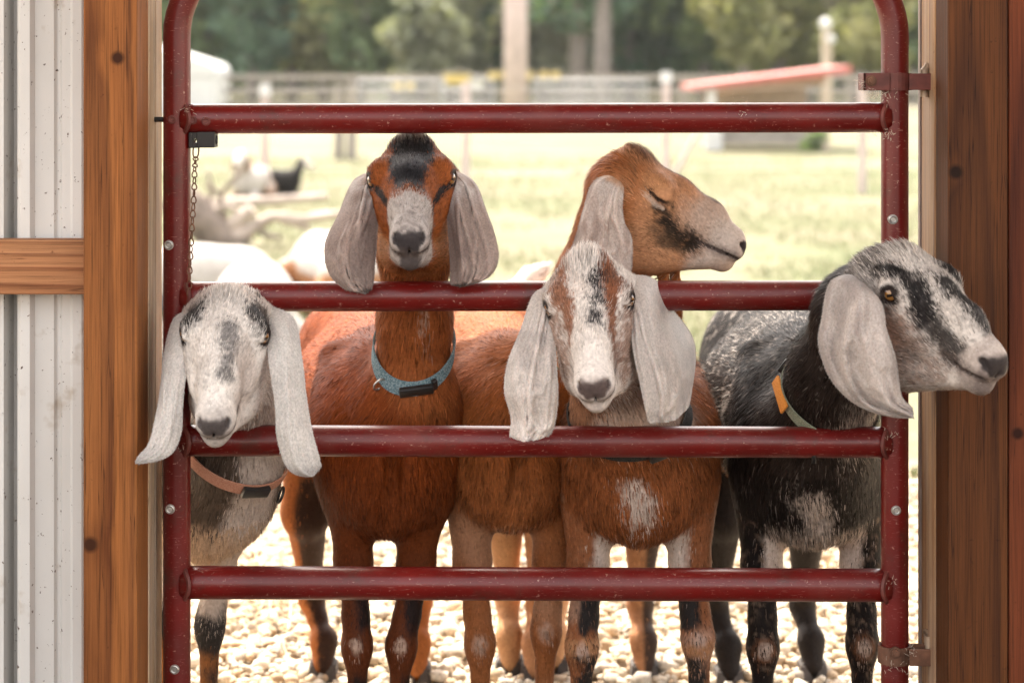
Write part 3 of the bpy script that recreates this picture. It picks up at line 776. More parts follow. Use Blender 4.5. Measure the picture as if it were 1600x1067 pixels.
EYEC = np.array((.0515, .055, -.0165)); EYEA = np.array((.76, .60, .22)); EYEA /= np.linalg.norm(EYEA)
MOUTH = [(.160, -.043), (.180, -.0380), (.204, -.0325), (.222, -.0295)]
def head_prims(S_, H, eyes=True, lid=.0, poll=.0):
    kw = dict(fr=H, g='head'); back = (0, -1, .15); M = lambda v, q: np.array(v) * (q, 1, 1)
    S_.ell((0, .032, -.047), (.052, .058, .058), k=.02, flow=back, **kw)
    S_.cone((0, .02, -.034), (0, .08, -.021), .040, .0425, k=.02, flow=back, **kw)
    S_.cone((0, .08, -.021), (0, .145, -.014), .0425, .036, k=.02, flow=back, xs=.80, **kw)
    S_.cone((0, .145, -.014), (0, .190, -.020), .036, .028, k=.015, flow=back, xs=.78, **kw)
    S_.cone((0, .06, -.062), (0, .170, -.045), .047, .029, k=.02, flow=back, xs=.82, **kw)
    for q in (1, -1):
        S_.ell((q * .021, .080, -.086), (.030, .054, .056), k=.025, flow=(0, -.6, -.6), **kw)
        S_.cone((q * .007, .196, -.049), (q * .020, .110, -.110), .014, .028, k=.018, flow=back, **kw)
        S_.ell((q * .043, .049, -.006), (.020, .024, .017), k=.018, flow=back, **kw)          # brow
        S_.cone((q * .045, .064, -.033), (q * .030, .125, -.050), .013, .010, k=.025, flow=back, **kw)   # cheek bone
        S_.cone((q * .036, -.004, -.045), (q * .052, -.010, -.056), .020, .016, k=.025, flow=back, **kw)  # ear root
    S_.ell((0, .199, -.022), (.0270, .027, .031), k=.015, flow=back, **kw)
    S_.ell((0, .204, -.0480), (.0190, .0225, .0200), k=.006, flow=back, **kw)               # chin and lower lip
    for q in (1, -1):
        S_.ell((q * .0120, .211, -.012), (.0105, .0115, .011), k=.010, flow=back, **kw)
        S_.cone((q * .0125, .2235, -.017), (q * .0205, .214, -.0065), .0024, .0038, k=.004, op='-', **kw)
        S_.ell((q * .010, .212, -.023), (.0135, .0150, .011), k=.008, flow=back, **kw)        # upper lip
    for a, b_ in zip(MOUTH, MOUTH[1:]): S_.cone((0, *a), (0, *b_), .0013, .0013, k=.003, op='-', xs=18, **kw)
    S_.cone((0, .222, -.030), (0, .229, -.019), .0018, .0015, k=.004, op='-', **kw)
    for q in (1, -1):
        c, ax = M(EYEC, q), M(EYEA, q)
        if eyes:
            S_.ell(c + ax * .004, (.0132,) * 3, k=.003, op='-', **kw)
            S_.torus(c + ax * .0028, ax, .0132, .0040, fr=H, g='head', flow=(0, -1, .2), k=.006)
            S_.cone(c + ax * .006 + np.array((q * .002, -.011, .0125 - lid)), c + ax * .006 + np.array((q * -.002, .011, .0115 - lid)), .0048, .0048, k=.006, flow=(0, -1, .2), **kw)   # upper lid
        else:
            S_.ell(c, (.014, .019, .0135), k=.008, flow=(0, -1, .2), **kw)
            S_.cone(c + (q * .012, -.018, -.004), c + (q * .014, .0, -.008), .0019, .0019, k=.003, op='-', **kw); S_.cone(c + (q * .014, .0, -.008), c + (q * .012, .017, -.005), .0019, .0019, k=.003, op='-', **kw)
    if poll: S_.ell((0, -.006, .004), (.030, .024, .010 + poll), k=.02, flow=(0, -.6, 1), **kw)

def catmull(p, n):
    p = np.asarray(p, float); q = np.concatenate([[2 * p[0] - p[1]], p, [2 * p[-1] - p[-2]]]); out = []
    m = len(p) - 1
    for t in np.linspace(0, m - 1e-9, n):
        i = int(t); f = t - i; a, b, c, d = q[i:i + 4]
        out.append(.5 * (2 * b + (c - a) * f + (2 * a - 5 * b + 4 * c - d) * f * f + (3 * b - 3 * c + d - a) * f ** 3))
    return np.array(out)
def ear_surface(rows, depth, cup, folds, crease=None, tip=.90, nu=64, nv=44, seed=0, roll=0.0, foldy=None):
    """rows: [(edgeA px, edgeB px)] from root to tip; depth [(yA,yB)] per row -> grid of world points"""
    A = catmull([r[0] for r in rows], nu); B = catmull([r[1] for r in rows], nu); Yd = catmull(depth, nu)
    G = np.zeros((nu, nv, 3)); v = np.linspace(0, 1, nv); CR = np.zeros((nu, nv))
    for i in range(nu):
        a = NP(*A[i], Yd[i, 0]); b = NP(*B[i], Yd[i, 1]); wdt = np.linalg.norm(b - a)
        G[i] = a[None] + (b - a)[None] * v[:, None]
        t = i / (nu - 1); edge = min(1, t * 4)
        if t > tip:      # rounded tip
            m_ = (a + b) / 2; k_ = math.sqrt(max(1 - ((t - tip) / (1.002 - tip)) ** 2, .02 if tip < .95 else .35)); G[i] = m_ + (G[i] - m_) * k_
        if crease: G[i, :, 1] += np.maximum(v - crease[0] - .05 * math.sin(t * 5), 0) * wdt * crease[1] * min(1, t * 3)
        prof = cup * (1 - (2 * v - 1) ** 2) * wdt
        q_ = lambda fv, ft, sk, z0: vnoise(np.stack([v * fv + t * sk, v * 0 + t * ft, v * 0 + z0 + seed * 3.7], -1), 5)
        fo = folds * edge * ((1 - np.abs(q_(4.2, 1.1, .6, 0))) ** 7 * .95 + (1 - np.abs(q_(8.5, 4.0, 2.0, 9))) ** 9 * .55 * min(1, .2 + t * 1.3) + (1 - np.abs(q_(7.0, 6.5, -4.0, 4))) ** 10 * .4 * t)
        fo *= np.sin(np.pi * np.clip(v, .02, .98)) ** .6
        G[i, :, 1] -= prof + fo * .0095; CR[i] = fo
    P3 = G.reshape(-1, 3)
    G[..., 1] += (fbm(P3, 22, seed + 3) * .0035).reshape(nu, nv)
    return G, CR
def ear_mesh(name, G, colfn, goat, thick=.003, hairs=1500, seed=0):
    nu, nv, _ = G.shape
    du = np.gradient(G, axis=0); dv = np.gradient(G, axis=1); nn = np.cross(du, dv); nn /= np.linalg.norm(nn, axis=-1, keepdims=True) + 1e-9
    if nn[..., 1].mean() > 0: nn = -nn
    u = np.linspace(0, 1, nu)[:, None]; v = np.linspace(0, 1, nv)[None]
    th = thick * (1 + 1.6 * np.exp(-u * 6)) * (.35 + .65 * np.clip(4 * np.minimum(v, 1 - v), 0, 1) ** .5) * (.4 + .6 * np.clip((1 - u) * 8, 0, 1))
    Fr = G + nn * th[..., None] * .5; Bk = G - nn * th[..., None] * .5
    V = np.concatenate([Fr.reshape(-1, 3), Bk.reshape(-1, 3)]); n = nu * nv
    i, j = np.meshgrid(np.arange(nu - 1), np.arange(nv - 1), indexing='ij'); a = (i * nv + j).ravel()
    q = np.stack([a, a + nv, a + nv + 1, a + 1], 1)
    fr = q; bk = q[:, ::-1] + n
    def strip(ix): ix = np.asarray(ix); return np.stack([ix[:-1], ix[1:], ix[1:] + n, ix[:-1] + n], 1)
    e = [strip(np.arange(nu) * nv), strip(np.arange(nu)[::-1] * nv + nv - 1), strip(np.arange(nv)[::-1]), strip((nu - 1) * nv + np.arange(nv))]
    uu, vv2 = np.broadcast_to(u, (nu, nv)).ravel(), np.broadcast_to(v, (nu, nv)).ravel()
    col = colfn(uu, vv2, V[:n]); col = np.concatenate([col, colfn(uu, vv2, V[n:])])
    F = [np.concatenate([fr, bk] + e)]
    nrm0 = np.concatenate([nn.reshape(-1, 3), -nn.reshape(-1, 3)])
    # short velvet hairs, mostly along the rim
    r = np.random.default_rng(seed + 50)
    hi = r.integers(1, nu - 1, hairs); hj = np.where(r.random(hairs) < .4, r.choice([0, nv - 1], hairs), r.integers(0, nv, hairs))
    side = r.random(hairs) < .5
    root = np.where(side[:, None], Fr[hi, hj], Bk[hi, hj]); hn = np.where(side[:, None], nn[hi, hj], -nn[hi, hj])
    rim = np.where((hj == 0)[:, None], -dv[hi, hj], np.where((hj == nv - 1)[:, None], dv[hi, hj], 0)); rim = rim / (np.linalg.norm(rim, axis=1, keepdims=True) + 1e-6) * (np.linalg.norm(rim, axis=1, keepdims=True) > 1e-6)
    d = du[hi, hj]; d = d / (np.linalg.norm(d, axis=1, keepdims=True) + 1e-9) + hn * .22 + rim * .22 + r.normal(0, .15, (hairs, 3))
    d /= np.linalg.norm(d, axis=1, keepdims=True); ln = r.uniform(.002, .0055, hairs)[:, None]
    sd = np.cross(d, hn); sd = sd / (np.linalg.norm(sd, axis=1, keepdims=True) + 1e-9) * .00032
    HV = np.stack([root - sd, root + sd, root + d * ln], 1).reshape(-1, 3); b0 = len(V)
    hc = np.repeat(col[hi * nv + hj] * .95 * r.uniform(.8, 1.25, (hairs, 1)), 3, 0)
    HF = b0 + np.arange(hairs)[:, None] * 3 + [0, 1, 2]
    me = mesh_np(name, np.concatenate([V, HV]), F + [HF], np.concatenate([col, hc]))
    return link(name, me, EAR, goat)

def quad_prims(S_, f, gt):
    """trunk, legs; f = Frame: x lateral(+ = photo left), y = forward (towards the camera), z up. u runs backwards from the front feet."""
    s = gt.get('size', 1.0); B = gt.get('len', .72); zt = gt['withers']; zb = gt['brisket']; wd = gt.get('wd', 1.0)
    zc = (zt + zb) / 2; hz = (zt - zb) / 2
    kw = dict(fr=f, g='body'); bk = (0, -1, -.35)
    S_.ell((0, -.17, zc), (.124 * wd, .27, hz), k=.05, flow=bk, **kw)
    S_.ell((0, .0, zc - .01), (.108 * wd, .13, hz * .92), k=.05, flow=(0, -.3, -1), **kw)
    S_.ell((0, .012, zc - hz * .30), (.070 * wd, .075, hz * .66), k=.05, flow=(0, .1, -1), **kw)         # breast
    for q in (1, -1):
        S_.ell((q * .048 * wd, .022, zc - hz * .42), (.042 * wd, .055, hz * .42), k=.025, flow=(q * .25, .1, -1), **kw)      # breast muscles
        S_.ell((q * .088 * wd, .030, zc + hz * .0), (.030, .045, .050), k=.035, flow=(q * .2, -.1, -1), **kw)             # point of the shoulder
        S_.cone((q * .09 * wd, .02, zc + hz * .1), (q * .085 * wd, -.10, zc + hz * .75), .035, .03, k=.04, flow=(0, -.3, -1), **kw)   # shoulder blade
    S_.cone((0, .112, zc + hz * .1), (0, .100, zc - hz * .8), .010, .006, k=.04, op='-', **kw)
    S_.ell((0, -B * .55, zc - .01), (.165 * wd, .27, hz * 1.0), k=.06, flow=bk, **kw)                     # belly
    S_.ell((0, -B * .92, zc + .05), (.125 * wd, .16, hz * .80), k=.05, flow=(0, -.5, -1), **kw)          # rump
    S_.cone((0, -.03, zt - .045), (0, -B * .9, zt - .05), .05, .06, k=.05, flow=bk, **kw)                 # spine
    for q in (1, -1):
        S_.ell((q * .072 * wd, -.03, zc - .01), (.052, .085, hz * .78), k=.04, flow=(0, -.2, -1), **kw)  # shoulder
        S_.ell((q * .085 * wd, -B * .93, zc - .05), (.06, .115, .17), k=.04, flow=(0, -.3, -1), **kw)    # thigh
def leg_front(S_, el, kn, ft, z0, k=.02, th=1.0):
    el, kn, ft = (np.array(a, float) for a in (el, kn, ft)); dn = (0, 0, -1); kw = dict(g='leg', k=k, flow=dn)
    up = el + (kn - el) * -.45 + np.array([0, -.012, 0]); up[2] = z0
    S_.cone(up, el, .050 * th, .0295 * th, g='leg', k=.03, flow=dn); S_.cone(el, el + (kn - el) * .65, .0295 * th, .0195 * th, **kw)
    S_.cone(el + (kn - el) * .65, kn + (0, -.004, 0), .0195 * th, .0200 * th, **kw)
    S_.ell(kn, (.0205 * th, .022 * th, .034), g='leg', k=.02, flow=dn)
    mid = kn + (ft - kn) * .42; S_.cone(kn, mid, .0190 * th, .0145 * th, **kw)
    fe = ft + np.array([0, .0, .075]); S_.cone(mid, fe, .0145 * th, .0150 * th, **kw); S_.ell(fe, (.020, .021, .024), g='leg', k=.015, flow=dn)
    S_.cone(fe, ft + np.array([0, -.018, .035]), .018, .019, **kw)
def leg_rear(S_, hip, st, hk, ft, k=.022):
    hip, st, hk, ft = (np.array(a, float) for a in (hip, st, hk, ft)); dn = (0, 0, -1); kw = dict(g='hleg', flow=dn)
    S_.cone(hip, st, .070, .048, k=.04, **kw); S_.cone(st, hk + (st - hk) * .25, .044, .024, k=k, **kw)
    S_.cone(hk + (st - hk) * .25, hk, .024, .022, k=k, **kw); S_.ell(hk + np.array([0, .008, 0]), (.020, .027, .034), g='hleg', k=.02, flow=dn)
    fe = ft + np.array([0, .005, .08]); S_.cone(hk, (hk + fe) / 2, .021, .0165, k=k, **kw); S_.cone((hk + fe) / 2, fe, .0165, .017, k=k, **kw)
    S_.ell(fe, (.024, .025, .026), g='hleg', k=.015, flow=dn); S_.cone(fe, ft + np.array([0, -.02, .035]), .022, .022, k=k, **kw)
HOOF = flat('hoof_horn', (.055, .042, .035), .6, .3, 60)
def hoof(ft, goat, yaw=0.0):
    ft = Vector(ft); m = MB()
    for q in (-1, 1):
        r = [m.bm.verts.new(ft + Vector((q * .0155 + x * .0135, -.012 + y, z))) for x, y, z in
             ((-1, -.040, 0), (1, -.036, 0), (1.1, .026, 0), (-1.1, .026, 0), (-.8, -.022, .042), (.8, -.020, .042), (.95, .022, .046), (-.95, .022, .046))]
        for f in ((0, 1, 5, 4), (1, 2, 6, 5), (2, 3, 7, 6), (3, 0, 4, 7), (4, 5, 6, 7), (3, 2, 1, 0)): m.bm.faces.new([r[i] for i in f])
    bmesh.ops.bevel(m.bm, geom=m.bm.edges[:], offset=.004, segments=2, affect='EDGES')
    m.build('hoof', HOOF, goat, True)
def eyeball(H, q, goat):
    c = EYEC * (q, 1, 1); ax = EYEA * (q, 1, 1)
    bm = bmesh.new(); bmesh.ops.create_uvsphere(bm, u_segments=28, v_segments=18, radius=.0128 * H.s); me = bpy.data.meshes.new('eye'); bm.to_mesh(me); bm.free()
    for p in me.polygons: p.use_smooth = True
    o = link('eye', me, EYE); z = Vector(H.vec(ax)); x = Vector((H.vec((0, 1, 0)))); hz = Vector((z.y, -z.x, 0)).normalized()
    fw = Vector(H.vec((0, .8, .6))); x = (fw - z * fw.dot(z)).normalized(); y = z.cross(x)
    M = Matrix((x, y, z)).transposed().to_4x4(); M.translation = Vector(H.pt(c)); 
    o.parent = goat; o.matrix_parent_inverse = Matrix.Translation(-goat.location); o.matrix_basis = M
    return o

def fur(V, F, Nr, S_, colfn, gt, rnd):
    n = gt.get('hair', 95000); tri = np.concatenate([F[:, [0, 1, 2]], F[:, [0, 2, 3]]]); a, b, c = V[tri[:, 0]], V[tri[:, 1]], V[tri[:, 2]]
    ar = np.linalg.norm(np.cross(b - a, c - a), axis=1); H = gt.get('H')
    mid = (a + b + c) / 3
    dens = np.where(mid[:, 1] > .75, .5, 1.0)
    if H is not None:
        hd = np.linalg.norm(mid - H.pt((0, .09, -.04)), axis=1); dens *= np.where(hd < .17 * H.s, 3.2, 1.0)
    fnn = np.cross(b - a, c - a); fnn /= np.linalg.norm(fnn, axis=1, keepdims=True) + 1e-12; vw = np.array([0, -D, CAMH]) - mid; vw /= np.linalg.norm(vw, axis=1, keepdims=True); fac = (fnn * vw).sum(1); dens *= np.where(fac < -.45, .15, 1.0)
    pick = rnd.choice(len(tri), n, p=ar * dens / (ar * dens).sum()); r1 = np.sqrt(rnd.random(n)); r2 = rnd.random(n)
    wa, wb, wc = 1 - r1, r1 * (1 - r2), r1 * r2; t = tri[pick]
    p = V[t[:, 0]] * wa[:, None] + V[t[:, 1]] * wb[:, None] + V[t[:, 2]] * wc[:, None]
    nn = Nr[t[:, 0]] * wa[:, None] + Nr[t[:, 1]] * wb[:, None] + Nr[t[:, 2]] * wc[:, None]; nn /= np.linalg.norm(nn, axis=1, keepdims=True)
    fl, gd = S_.info(p); fl += .38 * np.stack([fbm(p, 9, 31), fbm(p, 9, 32), fbm(p, 9, 33)], -1) * (np.linalg.norm(fl, axis=1, keepdims=True) + .2)
    fl -= nn * (fl * nn).sum(1, keepdims=True); fl /= np.linalg.norm(fl, axis=1, keepdims=True) + 1e-9
    head = gd.get('head', np.full(n, 9)) < np.minimum(gd['body'], gd.get('neck', np.full(n, 9))); leg = np.minimum(gd.get('leg', 9), gd.get('hleg', 9)) < gd['body'] - .004
    ln = np.where(head, .0085, np.where(leg, .011, .020)) * gt.get('hairlen', 1.0) * rnd.uniform(.6, 1.35, n)
    lift = np.where(head, .14, np.where(leg, .09, .075)) * rnd.uniform(.4, 1.7, n)
    if H is not None:
        h = H.to(p); top = np.exp(-((h[:, 0] / .034) ** 2 + ((h[:, 1] + .0) / .030) ** 2 + ((h[:, 2] - .012) / .025) ** 2)); top *= head
        ln *= 1 + gt.get('tuft', 1.2) * top; lift += .35 * top
        mz = head & (h[:, 1] > .185); ln = np.where(mz, ln * .45, ln)
        ey = np.linalg.norm(np.abs(h) * [1, 0, 0] + h * [0, 1, 1] - (EYEC + EYEA * .008), axis=1); ln = np.where(ey < .016, ln * .25, ln)
    keep = np.ones(n, bool)
    if H is not None: keep &= ~(head & (ey < .0125)) & ~(mz & (h[:, 1] > .209) & (h[:, 2] > -.028)) & ~(head & (rnd.random(n) < smooth01((h[:, 1] - .15) / .05) * .5))
    p, nn, fl, ln, lift = p[keep], nn[keep], fl[keep], ln[keep], lift[keep]; n = len(p)
    d0 = fl + nn * lift[:, None] + rnd.normal(0, .10, (n, 3)); d0 /= np.linalg.norm(d0, axis=1, keepdims=True)
    d1 = fl + nn * (lift * .35)[:, None] + rnd.normal(0, .12, (n, 3)); d1 /= np.linalg.norm(d1, axis=1, keepdims=True)
    sd = np.cross(fl, nn); sd *= (gt.get('hairw', .00058) * rnd.uniform(.5, 1.5, n) * np.where(ln < .013, .6, 1))[:, None]
    m = p + d0 * (ln * .5)[:, None]; e = m + d1 * (ln * .5)[:, None]; p0 = p - nn * .001
    HV = np.stack([p0 - sd, p0 + sd, m + sd * .75, m - sd * .75, e], 1).reshape(-1, 3)
    i = len(V) + np.arange(n)[:, None] * 5
    cl = fbm(p * np.array([1, 1, .4]), 70, 77, 2)[:, None]; br = np.clip(rnd.normal(1.0, gt.get('hvar', .22) * 1.35, (n, 1)) + .35 * cl, .58, 1.8)
    nn = nn + rnd.normal(0, .26, (n, 3)) + sd / np.linalg.norm(sd, axis=1, keepdims=True) * rnd.normal(0, .3, (n, 1)); nn /= np.linalg.norm(nn, axis=1, keepdims=True)
    jit = np.where(head[keep], .0030, .007)[:, None]; jit *= gt.get('jit', 1.0); col = colfn(p + rnd.normal(0, 1, (n, 3)) * jit - fl * jit * rnd.normal(.8, 1.3, (n, 1)), nn)[0]; lum = col.mean(1, keepdims=True); col = col * (1 + (br - 1) * np.where(lum > .35, .5, 1.15)); cc = np.stack([col * .82, col * .82, col, col, col * 1.12], 1).reshape(-1, 3)
    return HV, [i + [0, 1, 2, 3], i + [3, 2, 4]], cc, np.repeat(nn, 5, 0)

def blend(c, m, col):
    m = np.clip(m * 1.07, 0, 1)[:, None]; return c * (1 - m) + np.array(col) * m
def blob(h, c, r, noise=0, amp=.35, sharp=.35):
    """soft patch mask: 1 inside an ellipsoid in head space, noisy hairy edge"""
    q = np.sqrt((((h - np.array(c)) / np.array(r)) ** 2).sum(1)) + noise * amp
    return smooth01((1 + sharp * .5 - q) / sharp)
def strip_mask(h, pts, rad, noise=0, amp=.3, sharp=.5):
    d = np.full(len(h), 9.)
    for i in range(len(pts) - 1):
        a, b = np.array(pts[i], float), np.array(pts[i + 1], float); ba = b - a; t = np.clip((h - a) @ ba / (ba @ ba), 0, 1)
        d = np.minimum(d, np.linalg.norm(h - a - t[:, None] * ba, axis=1))
    q = d / rad + noise * amp; return smooth01((1 + sharp * .5 - q) / sharp)

def make_goat(gt):
    goat = tag(empty('goat', tuple(gt['base'])), gt['label'], 'goat', 'goats at the gate')
    S_ = SDF(); f = gt['frame']; rnd = np.random.default_rng(gt['seed'])
    quad_prims(S_, f, gt)
    H = gt['H']
    head_prims(S_, H, gt.get('eyes', True), gt.get('lid', 0), gt.get('poll', 0))
    npts, nr = gt['neck']
    npts = [H.pt((0, .002, -.055)) if q is None else np.array(q) for q in npts]
    for i in range(len(npts) - 1): S_.cone(npts[i], npts[i + 1], nr[i], nr[i + 1], k=.045, flow=npts[i + 1] - npts[i] + np.array([0, .0, -.03]), g='neck')
    zs = gt['withers'] - .22
    for l in gt['fl']: leg_front(S_, *l, f.pt((0, -.02, zs))[2], th=gt.get('legth', 1.0))
    for l in gt['hl']: leg_rear(S_, *l)
    if 'extra' in gt: gt['extra'](S_, f, H)
    lo = np.min([p[2] for p in S_.pr], 0) - .03; hi = np.max([p[3] for p in S_.pr], 0) + .03
    lo[2] = max(lo[2], .0)
    hl = np.array([H.pt((x, y, z)) for x in (-.075, .075) for y in (-.03, .24) for z in (-.15, .04)]); h0, h1 = hl.min(0), hl.max(0)
    ax = [axis_coords(lo[i], hi[i], h0[i], h1[i], .0028, .0085 if i < 2 else .0075) for i in range(3)]
    d = S_.grid(*ax); V, F = surface_nets(*ax, d)
    # keep surface smooth: project on to the field once
    e = .0015; dd = S_.at(V); g = np.stack([S_.at(V + np.eye(3)[i] * e) - dd for i in range(3)], 1) / e
    gl = (g ** 2).sum(1, keepdims=True); V = V - g * np.clip(dd[:, None] / np.maximum(gl, .2), -.003, .003)
    Nr, fa = vnormals(V, F)
    def colfn(p, nn):
        fl, gd = S_.info(p); h = H.to(p); b = f.to(p); big = {'head': 9, 'neck': 9, 'leg': 9, 'hleg': 9}; big.update(gd)
        wh = smooth01(.5 + (np.minimum(np.minimum(gd['body'], big['neck']), 9) - big['head']) / .03)
        wl = smooth01(.5 + (gd['body'] - np.minimum(big['leg'], big['hleg'])) / .02) * (p[:, 2] < gt['brisket'] + .05)
        n1 = fbm(p, 42, gt['seed'], 3); n2 = fbm(p, 130, gt['seed'] + 5, 2); n3 = fbm(p, 11, gt['seed'] + 9, 2)
        cb = gt['bodycol'](p, b, nn, n1, n2, n3, wl, big); ch = gt['headcol'](h, nn, n1, n2, n3)
        col = cb * (1 - wh[:, None]) + ch * wh[:, None]
        # dark bare skin: nose leather, lips, eyelids
        ha = np.stack([np.abs(h[:, 0]), h[:, 1], h[:, 2]], 1); yz = h * [0, 1, 1]
        nz = smooth01((h[:, 1] - .2085 + .003 * n2) / .006) * smooth01((.0215 - .75 * np.maximum(0, -.014 - h[:, 2]) - ha[:, 0] + .0015 * n2) / .004) * smooth01((h[:, 2] + .027 - .002 * n2) / .006) * smooth01((.004 - h[:, 2] + .003 * n2) / .006) * wh
        nz = np.maximum(nz, blob(ha, (.0155, .217, -.010), (.008, .011, .008), n2, .3) * wh)
        if gt.get('sidenose'): nz = np.maximum(nz, blob(ha, (.0165, .211, -.009), (.0085, .0105, .0085), n2, .3) * wh)
        col = blend(col, nz * gt.get('noseamt', .92), gt.get('nose', (.05, .04, .038)))
        mo = strip_mask(yz, [(0, *q) for q in MOUTH], .0034, n2, .3) * wh
        col = blend(col, mo * .92, (.030, .020, .018)); ms = strip_mask(yz, [(0, *q) for q in MOUTH], .009, n2 + n1, .5, .9) * wh; col = blend(col, ms * gt.get('lipamt', .45), (.10, .075, .065))
        if gt.get('eyes', True):
            dc = np.linalg.norm(ha - (EYEC + EYEA * .006), axis=1); ld = smooth01((.0185 - dc + .0015 * n2) / .004) * wh
            col = blend(col, ld * .94, (.026, .019, .017))
            col = blend(col, strip_mask(ha, [EYEC + (.004, .012, -.008), EYEC + (-.002, .024, -.016)], .004, n2, .4) * wh * .7, (.05, .035, .03))
        else:
            col = blend(col, strip_mask(ha, [EYEC + (.012, -.018, -.004), EYEC + (.014, 0, -.008), EYEC + (.012, .017, -.005)], .0036, n2, .3) * wh * .95, (.025, .015, .012))
            col = blend(col, strip_mask(ha, [EYEC + (.010, -.020, -.013), EYEC + (.013, 0, -.017), EYEC + (.010, .016, -.015)], .0042, n2, .5) * wh * .55, (.58, .47, .39))
        return np.clip(col, .004, .85), wh
    col, wh = colfn(V, Nr)
    HV, HF, hc, hn = fur(V, F, Nr, S_, colfn, gt, rnd)
    me = mesh_np('body', np.concatenate([V, HV]), [F] + HF, np.concatenate([col, hc]), np.concatenate([Nr, hn]))
    link('body', me, COAT, goat)
    if gt.get('eyes', True):
        for q in (1, -1): eyeball(H, q, goat)
    for k, e in enumerate(gt['ears']):
        if e == 'mirror':
            G = gt['_ear0']; hG = H.to(G.reshape(-1, 3)) * [-gt.get('tuck', 1.0), 1, 1] - [0, gt.get('tuckback', 0), -gt.get('tuckup', 0)]; G = (hG * H.s @ H.R.T + H.o).reshape(G.shape)
            G[..., 2] = np.minimum(G[..., 2], H.pt((0, 0, -.02))[2])
        else:
            G, CR = ear_surface(seed=gt['seed'] * 3 + k, **e); gt['_ear0'] = G.copy(); gt['_cr'] = CR
        # blend the root into the skull
        q = 1 if H.to(G[0].mean(0)[None])[0, 0] > 0 else -1
        root = H.pt((q * .048, -.010, -.054)); t = np.linspace(0, 1, len(G))[:, None]; wgt = np.clip(1 - t / .14, 0, 1) ** 1.5
        G[:, :, :] = G * (1 - .55 * wgt[..., None]) + (root + (G - G.mean(1, keepdims=True)) * .45) * (.55 * wgt[..., None])
        rc = gt.get('rootcol', (.45, .40, .36)); cr = gt['_cr'].ravel(); ear_mesh('ear', G, lambda u, v, p: blend(gt['earcol'](u, v, p) * (.86 + .22 * np.clip(cr, 0, 1.2))[:, None], smooth01((.13 + .05 * fbm(p, 90, 3, 2) - u) / .1) * .85, rc), goat, seed=gt['seed'] + k, hairs=2600)  # valleys between the ear folds painted darker, as crease shade
    for l in gt['fl'] + gt['hl']: hoof(l[-1], goat)
    gt['S'] = S_; gt['goat'] = goat
    print(gt['label'][:30], 'verts', len(V), 'hair', len(HV) // 5)
    return goat

def collar(gt, c, n, wd, mat, groups=('neck', 'body', 'leg'), off=.004, rmax=.13, nseg=96):
    S_ = gt['S']; c = np.array(c, float); n = np.array(n, float); n /= np.linalg.norm(n)
    e1 = np.cross(n, [0, 1, .01]); e1 /= np.linalg.norm(e1); e2 = np.cross(n, e1); th = np.linspace(0, 2 * math.pi, nseg, endpoint=False)
    rings = []
    dirs = np.cos(th)[:, None] * e1 + np.sin(th)[:, None] * e2
    for o in (-.5, .5):
        cc = c + n * o * wd; t = np.full(nseg, .015)
        for _ in range(60):
            dist = S_.at(cc + dirs * t[:, None], groups); t = np.minimum(t + np.maximum(-dist, 0) * .7 + .0004 * (dist < 0), rmax)
        tn = np.full(nseg, .015)
        for _ in range(60):
            dist = S_.at(cc + dirs * tn[:, None], ('neck',)); tn = np.minimum(tn + np.maximum(-dist, 0) * .7 + .0004 * (dist < 0), rmax)
        t = np.minimum(t, tn + .016)
        k = np.ones(9) / 9; tt = np.convolve(np.concatenate([t[-8:], t, t[:8]]), k, 'same')[8:-8]; t = np.maximum(t, tt)
        rings.append((cc, t))
    # band follows the outer of both edges, stays a strap
    V = []
    for (cc, t) in rings:
        V.append(cc + dirs * (t + off)[:, None])
    for (cc, t) in rings:
        V.append(cc + dirs * (t + off + .0028)[:, None])
    A, B, C_, D_ = (np.arange(nseg) + i * nseg for i in range(4)); r = lambda q: np.roll(q, -1)
    F = [np.stack(q, 1) for q in ((A, B, r(B), r(A)), (C_, r(C_), r(D_), D_), (A, r(A), r(C_), C_), (B, D_, r(D_), r(B)))]
    me = mesh_np('collar', np.concatenate(V), [np.concatenate(F)], smooth=False)
    bm = bmesh.new(); bm.from_mesh(me); bmesh.ops.recalc_face_normals(bm, faces=bm.faces); bm.to_mesh(me); bm.free()
    for p in me.polygons: p.use_smooth = True
    me.set_sharp_from_angle(angle=R_(40))
    o = link('collar', me, mat, gt['goat'])
    mid = (V[2] + V[3]) / 2
    def at_px(px, py):
        pr = proj(mid); front = (mid - c)[:, 1] < .06
        k = np.argmin(((pr - [px, py]) ** 2).sum(1) + np.where(front, 0, 1e6)); tan = mid[(k + 1) % nseg] - mid[k - 1]; tan /= np.linalg.norm(tan)
        out = np.cross(tan, n); out *= np.sign(out @ dirs[k]); out /= np.linalg.norm(out)
        return mid[k], tan, out, k
    o['_'] = 0; del o['_']
    return o, at_px, n, (V, nseg)
def on_collar(at, px, size, name, mat, par, lift=.003, bev=.002):
    p, t, o, k = at[0](*px); nrm = at[1]
    Rm = Matrix((Vector(t), Vector(np.cross(o, t) if False else np.cross(t, o) * -1), Vector(o))).transposed()
    m = MB(); m.obox(Vector(p + o * lift), size, Rm, bev); return m.build(name, mat, par, True)
